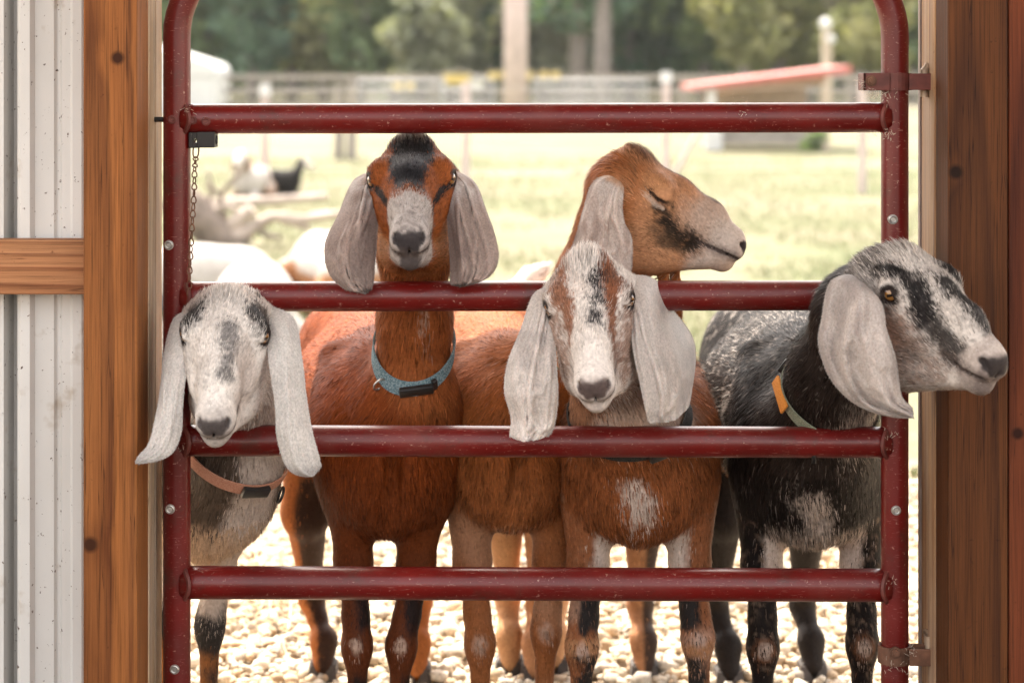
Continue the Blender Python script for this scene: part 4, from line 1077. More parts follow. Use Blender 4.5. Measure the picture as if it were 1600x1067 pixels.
# ------------------------------------------------------------------ far things: trees, fences, shelter, poles
BARK = flat('bark', (.20, .17, .15), .9, .3, 6, bstr=.3); GREYWOOD = flat('weathered_wood', (.27, .24, .21), .85, .25, 7); PALEPOLE = flat('pale_pole_wood', (.50, .41, .39), .85, .15, 5)
TANWOOD = flat('tan_boards', (.46, .38, .30), .8, .2, 6); WHITEP = flat('white_plastic', (.55, .55, .545), .5, .06, 4); REDR = flat('red_roof_sheet', (.42, .12, .10), .55, .15, 5)
YEL = flat('yellow_plastic', (.58, .45, .17), .5, .1, 5); GALV = flat('galvanised_tube', (.42, .42, .43), .5, .12, 6); BROWNB = flat('brown_beam', (.34, .23, .16), .8, .2, 6)
leafm = [m_leaf('leaf_dark', (.075, .135, .095), (.14, .205, .135)), m_leaf('leaf_mid', (.13, .19, .10), (.23, .285, .14)), m_leaf('leaf_pale', (.24, .26, .115), (.36, .34, .18)), m_leaf('leaf_grey', (.20, .22, .16), (.32, .32, .23))]
def crown_mesh(c, r, n, size, rnd, nclump=16):
    cc = rnd.normal(0, 1, (nclump, 3)); cc /= np.linalg.norm(cc, axis=1, keepdims=True); cc = cc * rnd.uniform(.35, .95, (nclump, 1)) * np.array(r) + np.array(c)
    k = rnd.integers(0, nclump, n); d = rnd.normal(0, 1, (n, 3)); d /= np.linalg.norm(d, axis=1, keepdims=True)
    cr = rnd.uniform(.28, .55, nclump)[k][:, None] * np.mean(r); p = cc[k] + d * cr * rnd.uniform(.55, 1.05, (n, 1)) * [1, 1, .8]
    a = rnd.normal(0, 1, (n, 3)); a /= np.linalg.norm(a, axis=1, keepdims=True); b = np.cross(a, rnd.normal(0, 1, (n, 3))); b /= np.linalg.norm(b, axis=1, keepdims=True)
    s = size * rnd.uniform(.5, 1.3, (n, 1)); a, b = a * s, b * s * .6
    V = np.stack([p - a, p + b, p + a, p - b], 1).reshape(-1, 3); V[:, 2] = np.maximum(V[:, 2], .05)
    return mesh_np('crown', V, [np.arange(n)[:, None] * 4 + [0, 1, 2, 3]], smooth=False)
def tree(x, y, h, cr, mat, label, seed, name='broadleaf_tree', bare=False, n=2600):
    rnd = np.random.default_rng(seed); t = tag(empty(name, (x, y, 0)), label, 'tree', 'trees along the far edge of the pasture'); m = MB()
    r0 = .018 * h + .08; lean = rnd.normal(0, .03, 2); tp = [Vector((x + lean[0] * z * h, y + lean[1] * z * h, z * h * .8)) for z in np.linspace(0, 1, 8)]
    m.tube(tp, [r0 * (1.25 - z) for z in np.linspace(0, 1, 8)], 9)
    for i in range(7):
        z = rnd.uniform(.35, .8); a = rnd.uniform(0, 6.28); b = tp[0].lerp(tp[-1], z); l = cr * rnd.uniform(.5, .9)
        m.tube([b, b + Vector((math.cos(a) * l * .5, math.sin(a) * l * .5, l * .3)), b + Vector((math.cos(a) * l, math.sin(a) * l, l * .75))], [r0 * .4, r0 * .28, r0 * .1], 6)
    m.build('trunk', BARK, t)
    lo = 3.4 if bare else .2
    c = (x, y, lo + (h - lo) / 2); link('crown', crown_mesh(c, (cr, cr, (h - lo) / 2), n, .34, rnd, 22), mat, t)
TL = ['dense dark green tree far behind the pasture fence', 'mid green bushy tree far behind the pasture fence', 'pale yellow green tree far behind the pasture fence', 'greyish green soft tree far behind the pasture fence']
k = 0
for px, y, h, cr, mi in ((330, 92, 11, 2.6, 1), (395, 88, 8, 2.0, 0), (455, 94, 10, 2.4, 2), (505, 90, 9, 2.2, 2), (560, 88, 8, 2.0, 1), (618, 92, 12, 2.6, 0), (660, 84, 5.2, 1.5, 3), (705, 88, 9, 1.9, 3), (760, 95, 12, 2.8, 0),
                         (850, 90, 6, 1.7, 3), (885, 98, 13, 2.6, 0), (985, 92, 11, 2.5, 0), (1045, 94, 12, 2.4, 0), (1100, 90, 10, 2.2, 1), (1165, 84, 9, 1.7, 2), (1215, 88, 10, 2.0, 2), (1262, 92, 9, 2.0, 1), (1340, 84, 9, 2.2, 2), (1425, 88, 10, 2.4, 1), (255, 90, 10, 2.6, 1), (160, 92, 11, 2.8, 0), (1520, 90, 11, 2.8, 0)):
    tree(P(px, 100, y)[0], y, h, cr, leafm[mi], TL[mi], 100 + k); k += 1
for px, y, lab in ((940, 82, 'tall tree with bare grey trunk right of the big pole'), (903, 86, 'slimmer bare trunked tree beside the big pole')):
    tree(P(px, 100, y)[0], y, 15, 3.0, leafm[0], lab, 300 + k, bare=True); k += 1
rnd = np.random.default_rng(5); n = 26000
xx = rnd.uniform(-52, 52, n); zz = 14 * rnd.random(n) ** .8; yy = 112 + rnd.normal(0, 3, n) + 3 * np.sin(xx * .35)
pp = np.stack([xx, yy, zz], -1); a = rnd.normal(0, 1, (n, 3)); a /= np.linalg.norm(a, axis=1, keepdims=True); b = np.cross(a, rnd.normal(0, 1, (n, 3))); b /= np.linalg.norm(b, axis=1, keepdims=True); a *= .8; b *= .6
tag(link('woods', mesh_np('woods', np.stack([pp - a, pp + b, pp + a, pp - b], 1).reshape(-1, 3), [np.arange(n)[:, None] * 4 + [0, 1, 2, 3]], smooth=False), leafm[1]), 'dark woods behind the separate trees', 'woods', kind='stuff')
# board fence across the far end of the pasture
yf = 57.0; fz = lambda py, y=yf: P(0, py, y)[2]
bf = tag(empty('board_fence', (0, yf, 0)), 'long weathered board fence across the far end of the pasture', 'fence')
for x in np.arange(-17, 17.5, 2.45): MB().box(x - .09, x + .09, yf - .09, yf + .09, 0, 1.15, .01).build('post', GREYWOOD, bf)
for z0, z1 in ((.98, 1.16), (.58, .76), (.2, .38)): MB().box(-17, 17, yf - .15, yf - .095, z0, z1, .005).build('rail', GREYWOOD, bf)
def tube_panel(px0, px1, y, label):
    a, b = P(px0, 100, y)[0], P(px1, 100, y)[0]; g = tag(empty('livestock_panel', ((a + b) / 2, y, 0)), label, 'panel', 'grey tube panels before the far fence'); m = MB()
    m.tube([(a, y, 0), (a, y, 1.0), (b, y, 1.0), (b, y, 0)], .04, 8)
    m.build('frame', GALV, g)
    for z in (.25, .5, .75): MB().tube([(a, y, z), (b, y, z)], .035, 8).build('bar', GALV, g)
tube_panel(560, 690, 49, 'grey tube livestock panel left of the white tub'); tube_panel(694, 770, 49.3, 'grey tube livestock panel right behind the white tub'); tube_panel(835, 1010, 50, 'grey tube livestock panel between the big pole and the shelter')
def bucket(px, py, y, r, mat, label, name='bucket', h=None, cat='bucket', sx=1.0, group=None):
    c = P(px, py, y); h = h or r * 1.6; t = tag(empty(name, (c.x, c.y, c.z - h / 2)), label, cat, group); m = MB()
    prof = [(0, 0), (r * .78, 0), (r, h), (r * 1.06, h), (r * 1.06, h * .93), (r * .92, h * .93), (r * .72, .03), (0, .03)]; n = 16; rings = []
    for q, z in prof: rings.append([m.bm.verts.new((c.x + sx * q * math.cos(2 * math.pi * i / n), y + q * math.sin(2 * math.pi * i / n), c.z - h / 2 + z)) for i in range(n)])
    for A, B in zip(rings, rings[1:]):
        for i in range(n): m.bm.faces.new((A[i], A[(i + 1) % n], B[(i + 1) % n], B[i]))
    bmesh.ops.remove_doubles(m.bm, verts=m.bm.verts, dist=1e-5); m.build('shell', mat, t, True)
    q = MB(); q.tube([(c.x + sx * r * 1.05 * math.cos(a), y - .02, c.z + h / 2 + r * .5 * math.sin(a) - r * .1) for a in np.linspace(0, math.pi, 9)], r * .06, 6); q.build('handle', GALV, t)
for i, (px, py, r) in enumerate(((622, 137, .15), (641, 135, .13), (770, 119, .14), (826, 118, .13), (850, 117, .12), (868, 118, .13), (785, 117, .11))):
    bucket(px, py, yf - .4, r, YEL, 'yellow bucket hung on the far board fence', group='yellow buckets on the far fence')
bucket(714, 124, 48.2, .22, YEL, 'wide yellow tub hooked on the grey panel', 'tub', .24, 'tub', 1.6); bucket(737, 131, 48.4, .26, WHITEP, 'wide white tub hooked on the grey panel', 'tub', .22, 'tub', 1.35)
# canopy tent
yt = 56.5; X = lambda px, y=yt: P(px, 100, y)[0]
tn = tag(empty('canopy_tent', (X(240), yt, 0)), 'white canopy tent with sloped roof behind the gate upright', 'tent')
xr_, xl_, xm = X(350), X(150), X(250)
m = MB(); m.prism([(xr_, 1.12), (xr_ - .03, 1.32), (xr_ - .14, 1.44), (xr_ - .35, 1.52), (xm, 2.0), (xl_ + .35, 1.52), (xl_, 1.32), (xl_, 1.12)], yt - 1.5, yt + 1.5); m.build('roof', WHITEP, tn)
m = MB(); m.box(xl_ + .03, xr_ - .03, yt - 1.45, yt + 1.45, .02, 1.118, .02); m.build('wall', WHITEP, tn)
# tall pole and lamp post
c = P(805, 100, 42); tag(MB().tube([(c.x, 42, 0), (c.x + .01, 42, 3), (c.x, 42, 9)], [.27, .255, .22], 18).build('utility_pole', PALEPOLE), 'thick pale wooden pole rising out of frame at the pasture centre', 'pole')
c = P(1292, 100, 45); lt = tag(empty('lamp_post', (c.x, 45, 0)), 'wooden post carrying two white globe lamps behind the shelter', 'lamp')
MB().box(c.x - .10, c.x + .10, 44.9, 45.1, 0, 2.25, .01).build('post', TANWOOD, lt)
for px, py, r in ((1290, 38, .14), (1298, 62, .11)):
    m = MB(); m.ball(P(px, py, 44.8), r, 3); g = m.build('globe', WHITEP, lt, True)
    m = MB(); m.cyl(P(px, py, 44.8) - Vector((0, 0, r * 1.3)), P(px, py, 44.8) - Vector((0, 0, r * .9)), r * .4); m.build('collar', GALV, g)
# little red roofed shelter
ys = 29.0; X = lambda px: P(px, 100, ys)[0]; Z = lambda py: P(0, py, ys)[2]
sh = tag(empty('goat_shelter', (X(1200), ys, 0)), 'small open goat shelter with sloping red sheet roof', 'shelter')
m = MB(); x0, x1 = X(1082), X(1328); zl, zr = Z(141), Z(108)
m.prism([(x0, zl), (x1, zr - .06), (x1, zr + .05), (x0, zl + .08)], ys - .15, ys + 2.2); m.build('roof', REDR, sh)
m = MB(); m.prism([(X(1108), Z(150)), (X(1290), Z(132)), (X(1290), Z(116)), (X(1108), Z(140))], ys, ys + .08); m.build('beam', BROWNB, sh)
for px in (1112, 1290): MB().box(X(px) - .07, X(px) + .07, ys - .01, ys + .12, 0, Z(138), .01).build('post', TANWOOD if px > 1200 else WHITEP, sh)
MB().box(X(1118), X(1288), ys + 2.0, ys + 2.06, .02, Z(132), .005).build('wall', TANWOOD, sh)
MB().box(X(1122), X(1284), ys + .02, ys + .07, Z(226), Z(200), .005).build('kick_board', GREYWOOD, sh)
MB().box(X(1100), X(1126), ys - .25, ys - .02, 0.01, Z(203), .02).build('block', WHITEP, sh)
rnd = np.random.default_rng(77); link_b = link('shrub', crown_mesh((X(1265), ys - .8, .18), (.28, .25, .17), 700, .05, rnd, 9), leafm[1]); tag(link_b, 'low dark green shrub in front of the shelter', 'shrub')
# wire fence nearer by
yw = 17.8; wf = tag(empty('wire_fence', (0, yw, 0)), 'wire fence on thin wooden posts crossing the pasture', 'fence')
for px, top, cap in ((100, 125, 0), (413, 150, 1), (727, 128, 0), (1040, 130, 1), (1347, 122, 0), (1660, 125, 0)):
    x = P(px, 100, yw)[0]; z = P(0, top, yw)[2]; p = MB().cyl((x, yw, 0), (x + .01, yw, z), .045, .04, 12).build('post', PALEPOLE, wf, True)
    if cap: MB().cyl((x + .01, yw, z), (x + .01, yw, z + .12), .06, .05, 12).build('cap', WHITEP, p, True)
for z in (.25, .55, .85, 1.08): MB().tube([(P(100, 0, yw)[0], yw - .047, z), (P(1660, 0, yw)[0], yw - .047, z)], .0022, 6).build('wire', GALV, wf)
a = P(1092, 205, yw); MB().cyl(a, P(1044, 290, yw), .03, .03, 8).build('brace', PALEPOLE, wf, True)
for px in (529, 549): x = P(px, 0, 26)[0]; tag(MB().cyl((x, 26, 0), (x + .02, 26, 1.05), .075, .07, 10).build('fence_post', GREYWOOD, None, True), 'short grey post standing in the pasture behind the tall goat', 'post', 'grey posts in the pasture')
# dead wood on the pasture
DRIFT = flat('bleached_wood', (.40, .33, .28), .85, .3, 9, bstr=.4); DRIFTD = flat('bark_wood', (.22, .175, .145), .9, .35, 12, bstr=.4)
def limb(m, pl, rr, y):
    p = catmull([NP(a, b, y + (c if len(q) > 2 else 0)) for q in pl for a, b, c in [(*q, 0)[:3]]], 14); m.tube([Vector(q) for q in p], list(np.interp(np.linspace(0, 1, 14), np.linspace(0, 1, len(rr)), rr) * (D + y) / FPX), 10, rf=lambda i, a: 1 + .12 * math.sin(a * 3 + i))
t = tag(empty('fallen_tree', (P(350, 0, 11.5)[0], 11.5, 0)), 'bleached fallen tree with bent branches lying on the grass', 'dead tree')
m = MB(); limb(m, [(270, 300), (310, 340), (345, 370), (395, 396)], [30, 32, 24, 8], 11.5); m.build('trunk', DRIFTD, t)
for pl, rr, mt in (([(345, 375), (365, 350), (395, 326)], [10, 12, 11], DRIFT), ([(362, 372), (385, 362), (405, 350), (432, 338), (470, 344), (500, 338), (545, 334)], [14, 12, 10, 8, 8, 7, 5], DRIFT), ([(352, 368), (372, 382), (392, 360)], [12, 15, 8], DRIFTD),
                   ([(352, 345), (346, 318), (345, 304), (362, 284), (378, 268), (388, 250)], [5, 4.5, 4.5, 4, 4, 3], DRIFTD), ([(440, 342), (470, 352), (484, 358)], [8, 6, 4], DRIFT), ([(310, 352), (336, 330), (352, 322), (372, 330)], [7, 6, 5, 4], DRIFT), ([(330, 386), (362, 400), (410, 398)], [9, 8, 5], DRIFT),
                   ([(318, 330), (330, 300), (324, 268)], [5, 4, 2.5], DRIFTD), ([(400, 352), (414, 366), (440, 372)], [6, 5, 3], DRIFTD), ([(345, 304), (330, 292), (318, 290)], [3.5, 3, 2], DRIFTD)):
    m = MB(); limb(m, pl, rr, 11.5); m.build('branch', mt, t)
m = MB(); limb(m, [(306, 318), (380, 316), (450, 312), (512, 307)], [8, 8, 7, 6], 15.2); tag(m.build('log', DRIFT), 'straight bleached log lying behind the fallen tree', 'log')

# thin summer haze over the pasture
HZ = bpy.data.materials.new('haze_air'); HZ.use_nodes = True; nt = HZ.node_tree
nt.nodes.remove(nt.nodes['Principled BSDF']); pv = nt.nodes.new('ShaderNodeVolumePrincipled'); pv.inputs['Color'].default_value = (.93, .95, .97, 1); pv.inputs['Density'].default_value = .0002
pv.inputs['Anisotropy'].default_value = .2; L(nt, pv.outputs[0], nt.nodes['Material Output'].inputs['Volume'])
tag(MB().box(-80, 80, -8, 150, -1, 22).build('haze', HZ), 'pale summer haze over the pasture', 'haze', kind='stuff')
# ------------------------------------------------------------------ the five goats
def frame_of(fx, fy, rx, ry, z=0):
    """from rear-feet midpoint to front-feet midpoint"""
    a, b = np.array([fx, fy, 0.]), np.array([rx, ry, 0.]); fwd = a - b; fwd /= np.linalg.norm(fwd); up = np.array([0, 0, 1.]); x = np.cross(fwd, up)
    return Frame(a, np.stack([x, fwd, up], 1), 1.0)
def gz(px, y, z=0.0):
    p = NP(px, 500, y); p[2] = z; return p
def fleg(e, k, b, y, zk=None):
    el = NP(*e, y + .02); kn = NP(*k, y - .005); ft = gz(b, y, 0); return (el, kn, ft)
def hleg(hx, s, h, b, y):
    hip = gz(hx, y - .12, .62); st = NP(*s, y - .13); hk = NP(*h, y + .05); ft = gz(b, y - .01, 0.0); return (hip, st, hk, ft)
lerp = lambda a, b, t: a + (b - a) * t

# --- 1: white and grey goat at the left post
H1 = solve_head({'eye+': (293, 518), 'eye-': (416, 521), 'nose': (335, 651), 'chin': (336, 692), 'poll': (350, 455)}, -.075, (R_(-55), 0, R_(180)), 1.03)
W_, G_, K_ = np.array((.74, .685, .635)), np.array((.22, .20, .19)), np.array((.035, .03, .028))
def hc1(h, nn, n1, n2, n3):
    c = np.tile(W_, (len(h), 1)) * (1 + .10 * n1[:, None])
    ha = np.stack([np.abs(h[:, 0]), h[:, 1], h[:, 2]], 1)
    c = blend(c, blob(ha, (.05, .036, -.006), (.022, .036, .03), n2 + n1, .45, .6) * .92, (.024, .021, .021))
    c = blend(c, strip_mask(h, [(-.008, .075, .03), (-.014, .105, .03), (-.018, .155, .02)], .015, n2 + n1, .8, 1.0) * .75, (.085, .078, .08))
    c = blend(c, smooth01((n2 - .25) * 3) * .35, (.25, .21, .19))
    c = blend(c, blob(h, (-.03, .13, -.03), (.02, .06, .04), n1, .6, 1.0) * .35, (.42, .30, .25))
    c = blend(c, smooth01((h[:, 1] - .196) / .02) * .45, (.22, .18, .165))
    c = blend(c, blob(h, (0, .21, -.056), (.02, .014, .010), n2, .4) * .5, (.16, .13, .12))
    return c
def bc1(p, b, nn, n1, n2, n3, wl, gd):
    c = np.tile(np.array((.075, .055, .042)), (len(p), 1)) * (1 + .5 * n1[:, None])
    side = smooth01((.055 + .03 * n3 - b[:, 0]) / .05 )
    c = blend(c, smooth01(.5 + (.042 - np.abs(b[:, 0] + .045 + .02 * n3 + .012 * n1)) / .022) * (b[:, 1] > -.12), (.50, .43, .385))
    c = blend(c, smooth01((gd['body'] - gd['neck']) / .03 + .6) * smooth01((p[:, 2] - .645 - .5 * np.maximum(b[:, 0], 0) + .03 * n1) / .05), (.50, .40, .34))
    c = blend(c, smooth01((.515 + .02 * n1 - p[:, 2]) / .03), (.50, .36, .25))
    lw = wl * (p[:, 1] < .5)
    c = blend(c, lw, (.50, .41, .34)); c = blend(c, lw * smooth01((.355 + .02 * n1 - p[:, 2]) / .025), (.03, .026, .024))
    c = blend(c, lw * smooth01((.285 - p[:, 2] + b[:, 0] * .3) / .03) * smooth01((n3 + .4) * 2), (.26, .10, .03)); c = blend(c, lw * smooth01((.22 - p[:, 2]) / .03) * smooth01((n1 + .3) * 2), (.04, .03, .025))
    return c
def ec1(u, v, p):
    n = fbm(p, 60, 5, 2); c = np.tile(np.array((.66, .615, .575)), (len(u), 1)) * (1 + .12 * n[:, None])
    c = blend(c, smooth01((u - .72) / .25) * (.35 + .3 * n), (.25, .23, .23)); return c
def sc(rows, k, ox, oy): return [((a[0] / k + ox, a[1] / k + oy), (b[0] / k + ox, b[1] / k + oy)) for a, b in rows]
f1 = frame_of(NP(316, 0, .27)[0], .27, NP(185, 0, 1.0)[0], .98)
g1 = dict(label='white faced goat with grey eye patches and pink collar, squeezed against the left post', seed=11, base=(f1.o[0], f1.o[1], 0), frame=f1, H=H1, withers=.76, brisket=.43, wd=.86, len=.68,
    neck=([None, NP(372, 610, .03), NP(372, 690, .12), NP(345, 760, .24)], [.052, .058, .075, .095]), lid=.0, jit=1.5, tuft=.8, hvar=.28,
    fl=[fleg((340, 900), (328, 978), 322, .26), fleg((268, 900), (262, 985), 258, .30)], hl=[hleg(240, (235, 830), (230, 930), 232, 1.0), hleg(130, (125, 830), (120, 930), 125, 1.0)],
    headcol=hc1, bodycol=bc1, earcol=ec1, legth=.95, nose=(.075, .062, .06),
    ears=[dict(rows=sc([((262, 185), (300, 250)), ((205, 245), (284, 360)), ((166, 400), (266, 500)), ((150, 560), (252, 640)), ((125, 700), (245, 760)), ((92, 815), (192, 862)), ((22, 885), (52, 914))], 2.9625, 200, 420),
               depth=[(-.04, -.07), (-.06, -.10), (-.09, -.125), (-.115, -.14), (-.14, -.155), (-.165, -.172), (-.19, -.19)], cup=.16, folds=.35),
          dict(rows=sc([((650, 300), (640, 150)), ((648, 370), (768, 235)), ((660, 480), (806, 420)), ((682, 640), (826, 600)), ((692, 790), (852, 750)), ((738, 920), (886, 880)), ((822, 976), (894, 935))], 2.9625, 200, 420),
               depth=[(-.07, -.03), (-.09, -.05), (-.105, -.075), (-.115, -.09), (-.12, -.10), (-.115, -.105), (-.11, -.105)], cup=.15, folds=.35)])
make_goat(g1)

# --- 2: tall chestnut goat looking straight out
H2 = solve_head({'eye+': (582, 279), 'eye-': (704, 273), 'nose': (640, 362), 'chin': (640, 420), 'poll': (643, 224)}, .075, (R_(-45), 0, R_(180)), 1.08)
BR = np.array((.205, .046, .0095))
def hc2(h, nn, n1, n2, n3):
    c = np.tile(np.array((.235, .066, .018)), (len(h), 1)) * (1 + .25 * n1[:, None])
    ha = np.stack([np.abs(h[:, 0]), h[:, 1], h[:, 2]], 1); up = smooth01((h[:, 2] + .035) / .02)
    c = blend(c, smooth01((.035 - .012 * smooth01((h[:, 1] - .05) / .08) - ha[:, 0] + .010 * n1 + .004 * n2) / .008) * up * smooth01((.152 + .02 * n2 - h[:, 1]) / .02), (.018, .017, .019))
    c = blend(c, blob(h, (0, .072, .03), (.016, .018, .02), n1 + n2, .8, 1.2) * .25, (.15, .145, .16))  # grey-blue sheen of sunlit hairs painted on the black forehead
    c = blend(c, smooth01((.004 + .008 * n1 - h[:, 1]) / .014) * (h[:, 2] > -.045), (.06, .05, .048)); c = blend(c, blob(h, (0, -.006, .018), (.03, .014, .016), n1, .8, 1.) * .5, (.25, .2, .17))
    c = blend(c, strip_mask(ha, [(.05, .068, -.022), (.041, .098, -.015), (.033, .148, -.016)], .0068, n2, .45), (.016, .013, .013))
    c = blend(c, smooth01((h[:, 1] - .143 - .014 * n2 - .012 * n1 - .5 * np.maximum(0, ha[:, 0] - .022) - .55 * np.maximum(0, -.030 - h[:, 2])) / .016), np.array((.40, .355, .33)))
    c = blend(c, smooth01((h[:, 1] - .158) / .02) * smooth01((n2 + .05) * 2.5) * .55, (.15, .125, .12))
    c = blend(c, smooth01((h[:, 1] - .190 + .008 * n1) / .012) * smooth01((.003 - h[:, 2]) / .012) * smooth01((.0175 - ha[:, 0] + .004 * n2) / .006) * .85, (.06, .048, .047))
    c = blend(c, blob(h, (0, .205, -.064), (.014, .014, .011), n2, .4) * .8, (.50, .44, .40))
    c = blend(c, smooth01((-.052 - h[:, 2]) / .02) * smooth01((.17 - h[:, 1]) / .03) * .7, (.32, .13, .045))
    return c
def bc2(p, b, nn, n1, n2, n3, wl, gd):
    c = np.tile(BR, (len(p), 1)) * (1 + .22 * n1[:, None] + .14 * n3[:, None])
    nk = smooth01(.5 + (gd['body'] - gd['neck']) / .04)
    c = blend(c, nk * .6, (.30, .10, .032))
    q = proj(p); 
    for cpt, r in ((NP(660, 505, .06), (.010, .05, .026)), (NP(664, 560, .07), (.006, .05, .016)), (NP(640, 432, .02), (.013, .04, .022))):
        c = blend(c, blob(p, cpt, r, n2 + n1, .5, .6) * .8, (.48, .36, .29))
    c = blend(c, smooth01((.66 - p[:, 2]) / .14) * .75 * smooth01((b[:, 1] + .35) / .25), (.085, .021, .006))  # lower chest darkened in the coat, standing in for shade between the goats
    front = wl * (p[:, 1] < .5); lx = b[:, 0]; ctr = np.where(lx > 0, g2['lx'][0], g2['lx'][1]); side = (lx - ctr) + .006 * n1
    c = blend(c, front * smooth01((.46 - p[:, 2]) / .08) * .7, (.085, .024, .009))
    c = blend(c, front * smooth01((.395 + .02 * n1 - p[:, 2]) / .03) * smooth01((p[:, 2] - .30 + .02 * n1) / .03) * smooth01((.006 - side) / .010), (.018, .011, .010))
    c = blend(c, front * smooth01((.262 + .02 * n1 - p[:, 2]) / .035) * smooth01((.014 - side) / .012), (.018, .012, .010)); c = blend(c, front * smooth01((.20 + .02 * n1 - p[:, 2]) / .04) * .8, (.022, .014, .012))
    rear = wl * (p[:, 1] >= .5)
    c = blend(c, rear * .7, (.34, .12, .035)); c = blend(c, rear * smooth01((.50 - p[:, 2] + .03 * n1) / .06) * smooth01((nn[:, 0] + .5) / .25) * smooth01((-.02 - p[:, 0] - .25) / .02 + .5) * .95, (.035, .018, .012))
    for l in g2['fl']:
        k = l[1] + np.array([0, -.027, .006]); c = blend(c, blob(p, k, (.0105, .02, .013), n2, .3, .5) * .9, (.38, .27, .21))
    return c
def ec2(u, v, p):
    n = fbm(p, 40, 15, 2); c = np.tile(np.array((.38, .285, .245)), (len(u), 1)) * (1 + .12 * n[:, None])
    c = c * .82; c = blend(c, (smooth01((v - .5 + .3 * n) / .3)) * .6, (.13, .09, .08))
    c = blend(c, smooth01((.36 - u) / .25) * .7 * smooth01((n + .5) * 2), (.58, .52, .49)); c = blend(c, smooth01((u - .86) / .08) * .75, (.05, .035, .03)); return c
f2 = frame_of(NP(605, 0, .24)[0], .24, NP(563, 0, 1.0)[0], 1.0)
g2 = dict(lx=(.052, -.03), label='tall chestnut brown goat with teal collar and black blaze, staring straight over the rail', seed=22, base=(f2.o[0], f2.o[1], 0), frame=f2, H=H2, withers=.795, brisket=.478, wd=.96, len=.74,
    neck=([None, NP(648, 390, .125), NP(648, 500, .165), NP(648, 620, .195), NP(628, 740, .27)], [.048, .050, .053, .060, .085]), lid=.003, tuft=.7, hvar=.25, poll=.002, rootcol=(.30, .2, .15),
    fl=[fleg((552, 880), (558, 1008), 560, .24), fleg((650, 885), (627, 1008), 615, .24)], hl=[hleg(500, (478, 800), (487, 935), 506, 1.02), hleg(640, (640, 800), (655, 940), 652, 1.0)],
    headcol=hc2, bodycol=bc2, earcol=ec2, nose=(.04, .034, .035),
    ears=[dict(rows=sc([((296, 275), (335, 330)), ((215, 362), (362, 430)), ((140, 540), (371, 550)), ((68, 700), (362, 710)), ((85, 860), (350, 850)), ((170, 955), (340, 935)), ((285, 992), (325, 980))], 3.681, 490, 190),
               depth=[(.08, .06), (.06, .03), (.03, .0), (.0, -.025), (-.02, -.045), (-.035, -.055), (-.05, -.058)], cup=.2, folds=1.5),
          dict(rows=sc([((835, 265), (805, 320)), ((935, 365), (776, 430)), ((988, 500), (770, 560)), ((1042, 650), (780, 720)), ((1062, 790), (788, 850)), ((1010, 890), (788, 925)), ((880, 950), (808, 946))], 3.681, 490, 190),
               depth=[(.08, .06), (.06, .03), (.03, .0), (.0, -.025), (-.02, -.045), (-.035, -.055), (-.05, -.058)], cup=.2, folds=1.5)])
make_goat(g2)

# --- 3: tan goat in profile
H3 = solve_head({'eye+': (1029, 300), 'nosetip': (1157, 378), 'chin': (1118, 424), 'poll': (1006, 247), 'bridge': (1110, 305), 'mouth+': (1092, 385), 'jaw+': (1000, 420), 'nos+': (1141, 374)}, .16, (R_(-42), 0, R_(-90)), 1.02)
TN = np.array((.27, .082, .022))
def hc3(h, nn, n1, n2, n3):
    c = np.tile(np.array((.45, .225, .115)), (len(h), 1)) * (1 + .2 * n1[:, None])
    ha = np.stack([np.abs(h[:, 0]), h[:, 1], h[:, 2]], 1)
    c = blend(c, smooth01((h[:, 1] - .085 - .02 * n1) / .05) * smooth01((h[:, 2] + .055 + .01 * n1) / .03) * .8, (.47, .36, .29))
    c = blend(c, smooth01((h[:, 1] - .15 - .02 * n1) / .03) * .8, (.50, .42, .36))
    c = blend(c, strip_mask(ha, [(.053, .066, -.032), (.048, .083, -.042), (.038, .113, -.050), (.028, .150, -.050)], .0165, n2 + n1, .45, .8), (.03, .022, .017))
    c = blend(c, blob(ha, (.042, .108, -.072), (.03, .034, .016), n2 + n1, .6, 1.0) * .75, (.055, .038, .026))
    c = blend(c, strip_mask(ha, [(0, -.01, .02), (0, .05, .028), (0, .10, .03), (0, .145, .028)], .010, n2, .5, .9) * smooth01((h[:, 2] - .006) / .01) * .85, (.07, .04, .028))
    c = blend(c, blob(ha, (.055, .035, -.008), (.03, .02, .02), n1, .5, 1.) * .4, (.40, .19, .08))
    c = blend(c, blob(h, (0, .215, -.05), (.03, .02, .012), n2, .4, .8) * .5, (.55, .38, .27)); c = blend(c, blob(h, (0, -.005, .018), (.03, .022, .014), n1 + n2, .6, .8) * .85, (.08, .04, .025))
    return c
def bc3(p, b, nn, n1, n2, n3, wl, gd):
    c = np.tile(TN, (len(p), 1)) * (1 + .2 * n1[:, None] + .18 * n3[:, None])
    c = blend(c, smooth01(.4 + (gd['body'] - gd['neck']) / .05) * .6, (.33, .105, .028))
    c = blend(c, smooth01((.66 - p[:, 2]) / .12) * .55 * smooth01((b[:, 1] + .35) / .25), (.20, .072, .026)); c = blend(c, smooth01((.50 + .01 * n1 - p[:, 2]) / .03) * (1 - wl) * .7, (.45, .25, .14))  # lower chest coat painted darker as if shaded; underside paler
    c = blend(c, wl * .8, (.24, .085, .03)); c = blend(c, wl * smooth01((n3 + .1) * 2) * .35, (.42, .26, .17)); rear = wl * (p[:, 1] >= .5); c = blend(c, rear * .8, (.47, .26, .13))
    for l in g3['fl']:
        k = l[1] + np.array([0, -.027, .004]); c = blend(c, blob(p, k, (.012, .02, .016), n2, .5, .8) * .5, (.42, .32, .26)); c = blend(c, blob(p, k + [0, 0, -.006], (.004, .02, .004), n2, .5, .8) * .8, (.09, .05, .035))
    tail = b[:, 1] < -.80; c = blend(c, tail * smooth01((p[:, 2] - .785) / .02), (.75, .70, .64)); return c
